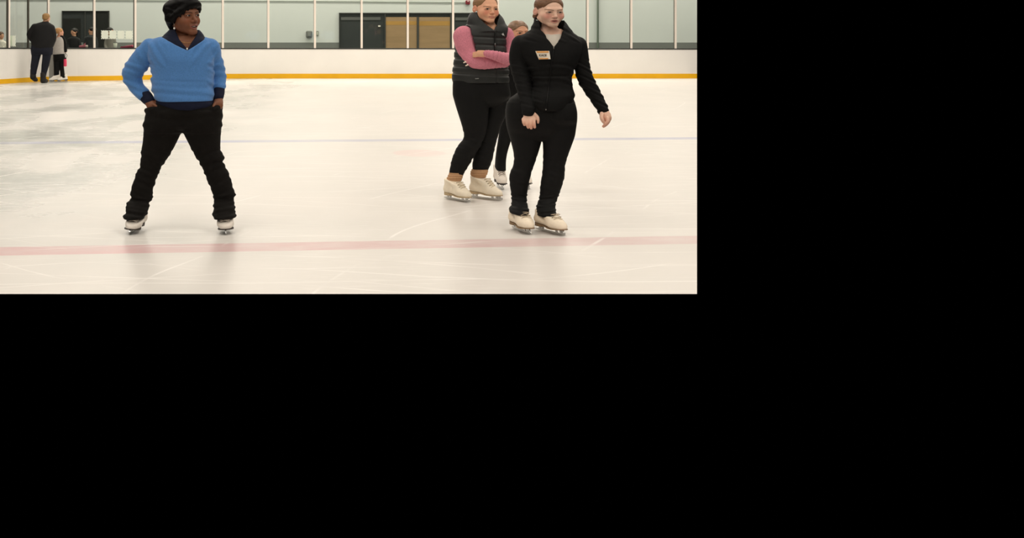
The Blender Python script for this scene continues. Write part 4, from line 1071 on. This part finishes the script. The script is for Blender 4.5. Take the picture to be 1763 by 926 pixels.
    Ll = [(176, 874, 934, .135), (190, 871.5, 934, .142), (207, 872, 933.5, .135), (222, 874, 933.5), (238, 878.5, 933), (247, 881, 932), (262, 884.6, 927.7), (273, 885.6, 924), (284, 884.6, 920.5), (293, 881, 917), (302, 877.8, 914.5), (315, 878, 911.5), (330, 880, 908.8), (340, 881, 907.8), (350, 881.6, 908, .08, .02), (355, 879.5, 908.8, .092, .0), (359, 876.5, 909.5, .105, -.01), (363, 876.3, 910, .11, -.02), (366, 879.5, 909.3, .108, -.02)]
    Rl = [(176, 932, 987.5, .135), (190, 932, 991.5, .142), (205, 932.5, 992, .135), (215, 933, 991), (232, 933.5, 989), (247, 934, 984), (262, 934.5, 978.5), (268, 934.3, 976.5), (284, 934, 972), (302, 932.3, 971), (316, 930, 967.5), (330, 928.7, 963), (340, 927.7, 959.3), (348, 925.5, 956, .08, -.02), (353, 923, 954.6, .092, -.03), (359, 922, 954.6, .105, -.045), (365, 922, 955, .11, -.055), (369, 924, 953, .108, -.055)]
    q1 = box_px(b, 872, 335, 915, 370); q2 = box_px(b, 918, 335, 960, 372); q3 = box_px(b, 872, 270, 980, 330)
    surface('leggings', U(b.loft(pel, n=2.2)[0], b.loft(Ll, .78, off=.02, n=2.1)[0], b.loft(Rl, .78, off=-.02, n=2.1)[0], k=.012), .0050, m_legging, t, disp=folds([(q1[0], q1[1], .0035, (.1, .1, 1), .035, 51), (q2[0], q2[1], .0035, (-.1, .1, 1), .035, 53), (q3[0], q3[1], .0012, (.3, .1, 1), .06, 55)]))
    # pale tee at the neck
    tee = b.loft([(58.5, 930, 968, .082), (64, 923, 974, .100), (72, 916, 978, .118), (84, 910, 985, .135), (92, 912, 985, .138)], n=2.2)
    surface('tee', U(tee[0], k=0) + [('s', b.chain([(948, 24, .0, 15), (948.5, 50, -.01, 16.5), (949.5, 53, -.05, 9.5)], 1.0), .004)], .004, m_tee, t)
    # jacket
    jk = [(47, 926, 968, .085), (51, 917, 977, .100), (56, 906, 985, .115), (62, 896, 994, .130), (68, 890, 1000, .140), (76, 888, 1003, .150), (90, 892, 1001, .164), (105, 900, 995, .168), (120, 907.5, 988, .160), (134, 911.5, 984, .152), (149, 911.5, 985, .152), (158, 906, 987.5, .164), (164, 902, 989, .174), (172, 901, 985.5, .182), (179, 903, 982.5, .184), (185, 909, 978, .182), (189, 918, 966, .176)]
    jp, js = b.loft(jk, n=2.3)
    la = b.chain([(898, 78, .0, 18), (894, 92, .0, 17.2), (893.5, 106, .0, 16.6), (896.5, 121, -.015, 16.3), (899.5, 136, -.035, 15), (902.5, 151, -.06, 13.6), (905.8, 166, -.09, 12.2), (908.5, 180, -.12, 11.8), (909.5, 190.5, -.14, 11.8)], .9)
    ra = b.chain([(995, 79, .0, 16), (999, 93, .0, 14), (1001.5, 108, .0, 13.2), (1004, 123, .0, 13.8), (1009, 138, .0, 13.8), (1017, 152, .0, 12.8), (1026, 167, -.01, 11.6), (1034, 181, -.025, 10.4), (1038.6, 190, -.035, 9.8)], .9)
    co_o = b.loft([(35, 920, 972, .095, .02), (40, 919, 975, .102, .016), (47, 915, 981, .110, .01), (56, 912, 986, .118, .004), (68, 916, 982, .134, .0), (84, 928, 972, .142, .0)], n=2.1)[0]
    co_i = b.loft([(32, 927, 966, .080, .02), (40, 926, 968, .086, .016), (47, 923, 972, .092, .01), (56, 922, 974, .100, .004), (68, 930, 970, .112, .0), (87, 944, 962, .10, .0)], n=2.1)[0]
    vv = b.vcut([(926.5, 26), (972, 26), (970, 50), (964, 68), (953.6, 81), (942, 66), (931, 50)], -.02)
    JM = U(jp, k=0) + [('u', la, .006), ('u', ra, .010), ('u', co_o, .010), ('s', co_i, .004), ('s', vv, .004)]
    cl = W(909.5, 196, b.d - .14); cr = W(1041.5, 195.5, b.d - .035)
    q1 = box_px(b, 874, 110, 924, 200); q2 = box_px(b, 996, 110, 1052, 200); q3 = box_px(b, 905, 110, 990, 145); q4 = box_px(b, 905, 40, 990, 70)
    fd = folds([(q1[0], q1[1], .0022, (.2, .1, 1), .05, 61), (q2[0], q2[1], .0035, (.5, .1, 1), .042, 63), (q3[0], q3[1], .003, (.1, .2, 1), .07, 65), (q4[0], q4[1], .003, (.5, .3, 1), .06, 67)])
    xs = [W(913, 120, b.d)[0], W(985, 120, b.d)[0]]
    def jd(P):
        d = fd(P)
        zc = HC - (131 - CY) / F * b.d
        d += .006 * np.exp(-((P[:, 2] - zc - .03 * (P[:, 0] - xs[0])) / .007) ** 2) * (P[:, 0] > xs[0]) * (P[:, 0] < xs[1]) * (P[:, 1] < b.d - .05)
        return d
    jacket = surface('jacket', JM, .0042, m_blackcloth, t, disp=jd)
    zl = [b.surf(js, 953.4 - (y - 81) * .1265, y, .004) for y in np.linspace(82, 189, 26)]
    ring_tube('zip', zl, .0045, m_zipdark, jacket)
    for (x, y) in ((953.4, 82.5), (940.0, 188.6)):
        p = b.surf(js, x, y, .012); ball('zip_pull', p, (.0045, .005, .009 if y < 100 else .005), m_zip, jacket, 2)
    # name tag: white card with orange bars and a name
    def card(name, m, u0, v0, u1, v1, lift, nseg=8):
        c = [(921.8, 88.0), (945.8, 87.6), (947.9, 101.8), (927.8, 102.3)]
        bm = bmesh.new(); R = []
        for j in (v0, v1):
            row = []
            for i in range(nseg + 1):
                u = u0 + (u1 - u0) * i / nseg
                x = (c[0][0] * (1 - u) + c[1][0] * u) * (1 - j) + (c[3][0] * (1 - u) + c[2][0] * u) * j
                y = (c[0][1] * (1 - u) + c[1][1] * u) * (1 - j) + (c[3][1] * (1 - u) + c[2][1] * u) * j
                p = b.surf(js, x, y, lift); row.append((bm.verts.new(tuple(p)), bm.verts.new(tuple(p + np.array([0, .0022, 0])))))
            R.append(row)
        for i in range(nseg):
            A, B_, C, D = R[0][i], R[0][i + 1], R[1][i + 1], R[1][i]
            bm.faces.new([A[0], D[0], C[0], B_[0]]); bm.faces.new([A[1], B_[1], C[1], D[1]]); bm.faces.new([A[0], B_[0], B_[1], A[1]]); bm.faces.new([D[0], D[1], C[1], C[0]])
        for k_ in (0, nseg): bm.faces.new([R[0][k_][0], R[0][k_][1], R[1][k_][1], R[1][k_][0]])
        return from_bm(name, bm, m, tg if name != 'name_tag' else jacket)
    tg = None
    tg = card('name_tag', mat('card_white', (250, 240, 222), .5), 0, 0, 1, 1, .010)
    tg['label'] = 'white name tag with orange bars'
    m_or = mat('card_orange', (244, 172, 92), .5)
    card('bar', m_or, .06, .03, .93, .20, .0115); card('bar', m_or, .04, .85, .82, .98, .0115)
    cu = bpy.data.curves.new('name_text', 'FONT'); cu.body = 'KACE'; cu.size = .021; cu.extrude = .0006; cu.offset = .0006; cu.align_x = 'CENTER'
    tmp = bpy.data.objects.new('tmp', cu); COL.objects.link(tmp); dg = bpy.context.evaluated_depsgraph_get(); me = bpy.data.meshes.new_from_object(tmp.evaluated_get(dg)); bpy.data.objects.remove(tmp)
    p = b.surf(js, 934.6, 96.9, .0135); me.transform(Matrix.Translation(p) @ Matrix.Rotation(PI / 2, 4, 'X') @ Matrix.Scale(1.05, 4, (1, 0, 0)))
    me.name = 'name_text'; me.materials.clear(); to = link_mesh('name_text', me, mat('ink', (28, 28, 34), .6), jacket); local_to(to, jacket)
    st = skate_set((240, 226, 204), (190, 174, 150), (136, 112, 84))
    make_skate(t, (W(897.5, 399, 8.60)[0], 8.60, 0), math.radians(12), st, 1.0, 1.36, 0, 0, .165, drop=.011)
    make_skate(t, (W(947.5, 401.5, 8.54)[0], 8.54, 0), math.radians(22), st, 1.0, 1.36, 0, 0, .162, drop=.011)
    return t

# ------------------------------------------------------------------ skater half hidden between the two
def hidden_girl():
    b = Body(10.95); t = empty('person', (W(878, 325, b.d)[0], b.d, 0))
    tag(t, 'person in black mostly hidden behind the skater with the name tag', 'person')
    H = Head(W(893, 56.5, b.d - .04), .98, math.radians(20), math.radians(2), 0, 1.22)
    M = U(H.prim(face_model()), k=0) + [('u', b.chain([(891, 70, .0, 10), (890, 92, .0, 15)], .85), .02)]
    tor = [(86, 872, 908, .07), (96, 866, 914, .10), (130, 868, 912, .12), (170, 864, 916, .12)]
    ll = [(165, 866, 890), (200, 864, 888), (225, 863, 884), (250, 857, 876), (275, 858, 868), (300, 859, 866)]
    rl = [(165, 890, 914), (200, 892, 914), (225, 893, 912), (250, 894, 910), (275, 896, 909), (300, 897, 909)]
    lA = [(871, 100, .02, 6), (875, 130, .04, 5), (885, 158, .02, 4.5), (893, 184, -.02, 3.6)]
    rA = [(912, 100, .02, 6), (914, 130, .04, 5.5), (912, 160, .0, 5), (910, 172, -.02, 4)]
    M += [('u', b.loft(tor)[0], .03), ('u', b.loft(ll, .8, scale=.8)[0], .02), ('u', b.loft(rl, .8, scale=.8)[0], .02), ('u', b.chain(lA), .02), ('u', b.chain(rA), .02)]
    for x0, sgn, yo in ((894, 1, 12), (909.5, -1, 0)):
        M += [('u', b.chain([(x0, 172 + (12 if sgn > 0 else 0), -.02, 4), (x0, 180 + (12 if sgn > 0 else 0), -.03, 4.6)], .5), .004)]
        for i in range(4): M += [('u', b.chain([(x0 - 3 + 2 * i, 181 + yo, -.03, 1.5), (x0 - 3 + 2 * i, 187 + yo + (i in (1, 2)), -.04, 1.4), (x0 - 3 + 2 * i, 191 + yo + (i in (1, 2)), -.03, 1.1)]), .002)]
        M += [('u', b.chain([(x0 + sgn * 3, 176 + yo, -.03, 1.7), (x0 + sgn * 6, 183 + yo, -.045, 1.3)]), .002)]
    fc = face_color(H, (214, 158, 126), (190, 116, 104), (112, 80, 56), (210, 118, 98), blush_amt=.5, scalp=(140, 108, 82))
    body = surface('body', M, .0045, m_skin, t, color=fc)
    add_eyes(H, body, m_eye, iris=(60, 40, 28))
    hm = [('u', ell((0, .020, .0385), (.0790, .0990, .0830)), 0), ('s', ell((0, -.100, -.020), (.074, .078, .094)), .010), ('s', ell((0, -.03, -.10), (.11, .09, .085)), .010), ('s', ell((.088, .012, -.01), (.022, .022, .038)), .004), ('s', ell((-.088, .012, -.01), (.022, .022, .038)), .004)]
    surface('hair', [('u', H.prim(hm), 0)], .0036, hair_mat('hair_ash_brown', (132, 102, 78), 50, .4, .3, .45), t)
    surface('leggings', U(b.loft([(150, 862, 917, .13), (175, 861, 918, .13), (195, 862, 916, .10)])[0], b.loft([(180, 861, 890), (207, 862, 888), (222, 860, 885), (241, 857.3, 880), (259, 854.5, 874.5), (275, 854, 872.5, .075, .05), (290, 853.3, 872, .085, .05), (294, 853.5, 872, .09, .05)], .8)[0], b.loft([(180, 890, 918), (222, 892, 914), (259, 893, 911), (295, 895, 911)], .8)[0], k=.012), .006, m_legging, t)
    surface('jacket', U(b.loft([(84, 878, 906, .08), (90, 868, 912, .10), (100, 864, 916, .12), (130, 866, 914, .13), (165, 862, 918, .14)])[0], b.chain([(871, 100, .02, 8), (875, 130, .04, 7.5), (885, 158, .02, 6.8), (892, 182, -.02, 6)]), b.chain([(912, 100, .02, 8), (915, 130, .04, 7.5), (912.5, 160, .0, 6.5), (910.5, 170, -.02, 6)]), k=.01), .006, m_blackcloth, t)
    st = skate_set((238, 228, 216), (150, 138, 128), (46, 38, 36))
    make_skate(t, (W(861.5, 323, 10.96)[0], 10.97, 0), math.radians(4), st, 1.0, 1.12, 0, 0, .20)
    make_skate(t, (W(903, 323, 10.96)[0], 11.0, 0), math.radians(10), st, 1.0, 1.12, 0, 0, .20)

# ------------------------------------------------------------------ the far end: man and child at the boards
def far_man():
    b = Body(32.75); t = empty('person', (W(74, 140, b.d)[0], b.d, 0))
    tag(t, 'person in a black jacket and dark jeans seen from behind at the far boards', 'person')
    m = 1.0
    H = Head(W(80, 30.5, b.d), 1.02, math.radians(160), math.radians(8), 0, 1.2)
    M = U(H.prim(face_model()), k=0) + [('u', b.chain([(78, 36, .02, 3.6), (76, 43, .02, 5)]), .02), ('u', b.loft([(42, 64, 88, .10), (48, 57, 91, .12), (65, 57, 91, .13), (84, 57, 88, .13)])[0], .03)]
    lA = [(59.5, 46, .0, 4.2), (51, 58, -.02, 3.6), (56, 68, .06, 3.0), (62, 70, .12, 2.4)]; rA = [(89.5, 47, .0, 4.2), (93, 60, .0, 3.6), (90, 74, .06, 3.0), (86, 76, .12, 2.4)]
    Ll = [(80, 56, 71), (95, 55, 68), (110, 54.5, 65), (118, 54.5, 62), (128, 54, 61)]; Rl = [(80, 71, 88), (95, 72.5, 86.5), (110, 72.5, 83.5), (125, 71, 80), (137, 70, 79)]
    M += [('u', b.chain(lA), .02), ('u', b.chain(rA), .02), ('u', b.loft(Ll, .8, scale=.85)[0], .02), ('u', b.loft(Rl, .8, scale=.85)[0], .02)]
    for A in (lA, rA):
        x, y, o, r = A[-1]
        for i in range(4): M += [('u', b.chain([(x - 1 + .7 * i, y, o, .55), (x + .5 + .7 * i, y + 2.2, o + .06, .45)]), .004)]
        M += [('u', b.chain([(x + 1, y - .8, o, .6), (x + 3, y - .4, o + .05, .5)]), .004)]
    body = surface('body', M, .011, m_skin, t, color=face_color(H, (206, 160, 130), (180, 110, 100), (120, 90, 60), (206, 120, 100)))
    surface('hair', [('u', H.prim([('u', ell((0, .020, .040), (.083, .103, .086)), 0), ('u', ell((0, .06, -.02), (.07, .05, .05)), .02), ('s', ell((0, -.10, -.02), (.076, .085, .094)), .010), ('s', ell((0, -.03, -.10), (.11, .09, .085)), .010)]), 0)], .008, hair_mat('hair_sandy', (150, 116, 72), 40, .6, .25), t)
    jk = U(b.loft([(37.5, 74, 83, .08), (39.5, 66, 86, .10), (42, 59, 90, .13), (46, 56, 93, .15), (55, 55, 94, .17), (68, 53.5, 94, .18), (78, 54, 92, .18), (83, 55, 89, .17)])[0],
           b.chain([(59.5, 46, .0, 5.2), (53, 55, -.02, 4.9), (50.5, 60, -.02, 4.3), (55, 67, .06, 4.2), (61, 70, .10, 3.2)]), b.chain([(89, 48, .0, 5.6), (92, 58, .0, 5), (91.5, 68, .03, 4.6), (87.5, 76, .09, 3.4)]), k=.03)
    surface('jacket', jk, .012, mat('black_jacket_fabric', (12, 12, 14), .7, var=.15, vscale=6), t, disp=lambda P: .008 * wob(P, 14, 3))
    surface('jeans', U(b.loft([(78, 54.5, 90, .17), (88, 54, 90.5, .17), (94, 54.5, 90, .13)])[0], b.loft([(84, 53.5, 73), (95, 54, 70.5), (105, 53.5, 67.5), (113, 53, 65.5), (122, 53, 63), (128, 53, 62)], .8, off=.02)[0], b.loft([(84, 71, 90.5), (95, 72.5, 88), (105, 72.5, 86), (115, 71.5, 83.5), (126, 70, 80.5), (131, 69.5, 80)], .8)[0], k=.02), .011, mat('dark_jeans', (17, 20, 33), .8, var=.15, vscale=8), t, disp=lambda P: .006 * wob(P, 16, 5))
    mb = mat('boot_black', (22, 20, 20), .5)
    for ax, ay, dz, off in ((57, 134.5, 0, .05), (74.5, 140.6, 0, -.03)):
        yy = b.d + off; c = W(ax, 140.3, yy); z = .0 if ay > 136 else .10
        bm_ = U(seg((c[0], yy, z + .10), (c[0] - .01, yy + .01, z + .26), .085, .075, .9), seg((c[0], yy - .02, z + .06), (c[0] + .02, yy + .19, z + .05 - z * .7), .075, .065, .9), k=.03) + [('i', Prim(lambda P, z=z, yy=yy: (z + .0 - z * .7 * np.clip((P[:, 1] - yy) / .19, 0, 1)) - P[:, 2], (-99, 0, -1), (99, 99, 9)), .0)]
        surface('boot', bm_, .010, mb, t)

def far_child():
    b = Body(33.42); t = empty('person', (W(100, 139, b.d)[0], b.d, 0))
    tag(t, 'child in a pale grey top and black pants beside the man at the boards', 'person')
    H = Head(W(102.5, 55, b.d - .02), 1.0, math.radians(120), 0, 0, 1.2)
    M = U(H.prim(face_model()), k=0) + [('u', b.chain([(102, 60, .02, 3), (101, 67, .02, 4.2)]), .02), ('u', b.loft([(65, 96, 107, .08), (70, 93, 109, .10), (85, 92, 110, .12), (96, 94, 110, .12)])[0], .03)]
    lA = [(95, 69, .0, 2.8), (92, 78, .05, 2.5), (90, 86, .15, 2.0)]; rA = [(108, 68, .02, 2.8), (112, 77, .05, 2.5), (113, 87, .0, 2.0)]
    Ll = [(94, 93, 102), (110, 94, 102), (124, 95, 101), (134, 95, 101)]; Rl = [(94, 102, 111), (110, 102, 109.5), (124, 104, 110), (134, 105, 111)]
    M += [('u', b.chain(lA), .02), ('u', b.chain(rA), .02), ('u', b.loft(Ll, .8, scale=.85)[0], .02), ('u', b.loft(Rl, .8, scale=.85)[0], .02)]
    for A in (lA, rA):
        x, y, o, r = A[-1]
        for i in range(4): M += [('u', b.chain([(x - .9 + .6 * i, y + 1, o, .5), (x - .7 + .6 * i, y + 3.8, o - .02, .4)]), .004)]
        M += [('u', b.chain([(x + 1, y, o, .5), (x + 1.6, y + 2.4, o - .03, .4)]), .004)]
    surface('body', M, .011, m_skin, t, color=face_color(H, (222, 168, 140), (200, 110, 100), (150, 110, 70), (220, 120, 100)))
    surface('hair', [('u', H.prim([('u', ell((0, .022, .036), (.086, .106, .088)), 0), ('u', chain_w([(0, .09, .0, .045), (.0, .12, -.05, .04), (0, .12, -.13, .025)], 1, 3), .03), ('s', ell((0, -.10, -.02), (.076, .085, .094)), .010), ('s', ell((0, -.05, -.10), (.11, .09, .085)), .010)]), 0)], .009, hair_mat('hair_blond', (176, 132, 84), 40, .6, .3), t)
    surface('shirt', U(b.loft([(63.5, 99, 106, .07), (66, 95, 108, .09), (70, 92, 109.5, .11), (78, 91, 110.5, .13), (86, 89.5, 111, .14), (93.5, 89, 111.5, .14)])[0], b.chain([(95, 69, .0, 3.8), (92, 78, .05, 3.6), (90.2, 86, .15, 3)]), k=.02), .011, m_grey, t, disp=lambda P: .006 * wob(P, 16, 7))
    surface('jacket', U(b.chain([(105, 62, .02, 2.6), (109, 67, .02, 3.3), (112, 76, .03, 3.3), (113, 88, .0, 2.6)]), b.chain([(106, 62, .06, 2.4), (107, 72, .10, 3.2), (109, 84, .10, 3)]), k=.02), .011, m_blackcloth, t)
    surface('pants', U(b.loft([(91, 91, 111, .13), (98, 92, 111.5, .13), (104, 92.5, 111, .1)])[0], b.loft([(98, 92, 102.5), (112, 92.5, 103), (124, 93, 102), (134, 93, 102)], .8)[0], b.loft([(98, 101.5, 111.5), (112, 102, 110), (124, 103.5, 111), (134, 104, 112)], .8)[0], k=.02), .011, m_blackcloth, t)
    st = skate_set((240, 234, 224), (200, 190, 180), (60, 50, 46))
    make_skate(t, (W(95.0, 139, 33.4)[0], 33.36, 0), math.radians(-60), st, 1.0, 1.15, 0, 0, .2, .006, False, False)
    make_skate(t, (W(107.5, 139, 33.4)[0], 33.42, 0), math.radians(-50), st, 1.0, 1.1, 0, 0, .2, .006, False, False)
    # pink bottle hanging at her side
    bt = empty('water_bottle', (W(112.3, 114, 33.3)[0], 33.3, W(0, 114, 33.3)[2])); tag(bt, 'pink water bottle with a dark lid hanging at the child\'s side', 'bottle')
    z0 = W(0, 114.3, 33.3)[2]; z1 = W(0, 101.5, 33.3)[2]; x = W(112.3, 0, 33.3)[0]
    bm = bmesh.new(); bm_tube(bm, [(x, 33.3, z) for z in (z0, z0 + .01, z1 - .03, z1)], [.038, .044, .044, .030], 16); from_bm('flask', bm, mat('bottle_pink', (226, 70, 104), .4), bt, smooth=True)
    bm = bmesh.new(); bm_tube(bm, [(x, 33.3, z1), (x, 33.3, z1 + .03), (x, 33.3, z1 + .045)], [.034, .034, .02], 14); from_bm('lid', bm, m_zipdark, bt, smooth=True)
    bm = bmesh.new(); h = W(113.6, 91, 33.58); bm_tube(bm, catmull(np.array([(x - .02, 33.3, z1 + .04), (x - .01, 33.38, z1 + .10), (h[0], 33.5, h[2]), (x + .03, 33.4, z1 + .10), (x + .02, 33.3, z1 + .04)]), 4), .007, 6); from_bm('strap', bm, m_zipdark, bt, smooth=True)

def onlooker(x, ytop, d, label, hair, shirt, yaw, skin=(206, 156, 126), halfw=8.5, lean=0):
    """someone standing behind the glass"""
    b = Body(d); t = empty('person', (W(x, 0, d)[0], d, 0)); tag(t, label, 'person')
    s = 1987 / d; hp = .235 * s          # head height in pixels
    H = Head(W(x, ytop + hp * .52, d), 1.0, math.radians(yaw), math.radians(8), 0, 1.2)
    ys = ytop + hp * 1.22; yf = CY + HC * s; yh = ys + (yf - ys) * .42
    xb = x + lean
    M = U(H.prim(face_model()), k=0) + [('u', b.chain([(x, ytop + hp * .8, .02, 3.0), (xb, ys + 2, .02, 4)]), .02), ('u', b.loft([(ys, xb - 5, xb + 5, .08), (ys + 5, xb - halfw * .7, xb + halfw * .7, .09), (yh, xb - halfw * .75, xb + halfw * .75, .11), (yh + 8, xb - halfw * .8, xb + halfw * .8, .12)])[0], .03)]
    A = []
    for sg in (-1, 1):
        ch = [(xb + sg * halfw * .85, ys + 5, .0, 2.6), (xb + sg * (halfw + 1), ys + 16, -.03, 2.3), (xb + sg * halfw * .7, ys + 27, -.16, 1.9)]
        A.append(ch); M += [('u', b.chain(ch), .02)]
        hx, hy, ho, _ = ch[-1]
        for i in range(4): M += [('u', b.chain([(hx - .9 + .6 * i, hy + 1, ho, .5), (hx - .8 + .6 * i, hy + 3.6, ho - .03, .4)]), .004)]
        M += [('u', b.chain([(hx - sg, hy, ho, .5), (hx - sg * 1.8, hy + 2, ho - .03, .4)]), .004)]
        M += [('u', b.loft([(yh, xb + sg * 3.6 - 3.4, xb + sg * 3.6 + 3.4), (yf - 2, xb + sg * 4 - 2.2, xb + sg * 4 + 2.2)], .8)[0], .02), ('u', ell(W(xb + sg * 4, yf - 1.5, d - .06), (.06, .13, .045)), .02)]
    surface('body', M, .012, m_skin, t, color=face_color(H, skin, (180, 104, 96), (60, 44, 34), (206, 120, 100)))
    surface('hair', [('u', H.prim([('u', ell((0, .022, .036), (.086, .106, .090)), 0), ('u', chain_w([(0, .08, .0, .06), (.0, .085, -.07, .05), (0, .085, -.14, .04)], 1, 3), .03), ('s', ell((0, -.105, -.03), (.070, .085, .094)), .010), ('s', ell((0, -.05, -.12), (.11, .09, .085)), .010)]), 0)], .009, hair, t)
    surface('top', U(b.loft([(ys - 1.5, xb - 4, xb + 4, .07), (ys + 1, xb - 6, xb + 6, .10), (ys + 5, xb - halfw, xb + halfw, .12), (yh, xb - halfw * .9, xb + halfw * .9, .14), (yh + 10, xb - halfw * .92, xb + halfw * .92, .14)])[0], *[b.chain([(q[0], q[1], q[2], q[3] * 1.3) for q in ch]) for ch in A], k=.02), .012, shirt, t, disp=lambda P: .006 * wob(P, 14, 3))
    surface('trousers', U(b.loft([(yh + 6, xb - halfw * .9, xb + halfw * .9, .14), (yh + 18, xb - halfw * .9, xb + halfw * .9, .12)])[0], *[b.loft([(yh + 12, xb + sg * 3.8 - 4, xb + sg * 3.8 + 4), (yf - 3, xb + sg * 4 - 3, xb + sg * 4 + 3)], .8)[0] for sg in (-1, 1)], k=.02), .014, m_pants, t)
    return t

# small things on the ledge behind the glass
def ledge(px, back=.30): p = board_pt(px, back); return p[0], p[1], top_z(px)
x, y, z = ledge(198.5); cup = empty('drink_cup', (x, y, z)); tag(cup, 'white cup on the ledge behind the glass below the notched squares', 'cup')
bm = bmesh.new(); bm_tube(bm, [(x, y, z), (x, y, z + .01), (x, y, z + .15)], [.045, .048, .062], 16); from_bm('cup_body', bm, mat('cup_white', (232, 230, 224), .5), cup, smooth=True)
bm = bmesh.new(); bm_tube(bm, [(x, y, z + .15), (x, y, z + .165), (x, y, z + .175)], [.065, .065, .055], 16); from_bm('lid', bm, m_dado, cup, smooth=True)
x, y, z = ledge(218.5); bag = empty('bag', (x, y, z)); tag(bag, 'flat pink bag lying on the ledge behind the glass near the post', 'bag')
bm = bmesh.new(); bm_box(bm, (x - .19, y - .09, z), (x + .19, y + .09, z + .085), .03)
for v in bm.verts: v.co.z = z + (v.co.z - z) * (.75 + .35 * (v.co.x - x) / .19) * (.9 + .12 * math.sin(v.co.x * 40))
from_bm('pouch', bm, mat('bag_pink', (196, 84, 112), .7, bump=.3, bscale=30), bag, smooth=True)
bm = bmesh.new(); bm_tube(bm, [(x - .17, y - .093, z + .040), (x + .17, y - .093, z + .058)], .006, 6); from_bm('zip', bm, m_zipdark, bag, smooth=True)
x, y, z = ledge(143.5); gl = empty('mitten', (x, y, z)); tag(gl, 'crumpled pink mitten on the ledge behind the glass left of the post', 'mitten')
surface('hand_part', U(seg((x - .10, y, z + .035), (x + .06, y, z + .045), .035, .045), seg((x + .0, y - .02, z + .06), (x + .06, y - .03, z + .13), .02, .018), k=.02), .008, mat('mitten_pink', (190, 110, 126), .9), gl)
bm = bmesh.new(); bm_tube(bm, [(x + .05, y, z + .043), (x + .13, y, z + .043)], [.042, .040], 14); from_bm('cuff', bm, mat('cuff_pale', (214, 190, 186), .9), gl, smooth=True)
coach(); vest_girl(); jacket_girl(); hidden_girl(); far_man(); far_child()
hd_dark = hair_mat('hair_dark', (30, 24, 22), 40, .5, .3)
m_blk = mat('black_top', (26, 26, 28), .8)
onlooker(127.5, 48.5, 38.2, 'dark haired person in black behind the glass, facing the rink, right of the child', hd_dark, m_blk, -35, halfw=9)
onlooker(158.5, 46.5, 38.0, 'person in black behind the glass beside the post, turned left in profile', hd_dark, mat('charcoal_top', (44, 46, 48), .8), -80, halfw=9, lean=-2)
onlooker(190, 47.5, 38.4, 'person whose dark hair shows above the row of white notched squares', hd_dark, mat('grey_brown_top', (120, 116, 110), .8), 60, halfw=7)
onlooker(1.5, 54.5, 37.6, 'person with brown hair and a white patterned top at the left edge behind glass', hair_mat('hair_mid_brown', (84, 62, 48), 40, .5, .3), mat('white_patterned_top', (206, 200, 190), .9, var=.35, vscale=30), 50, halfw=9)
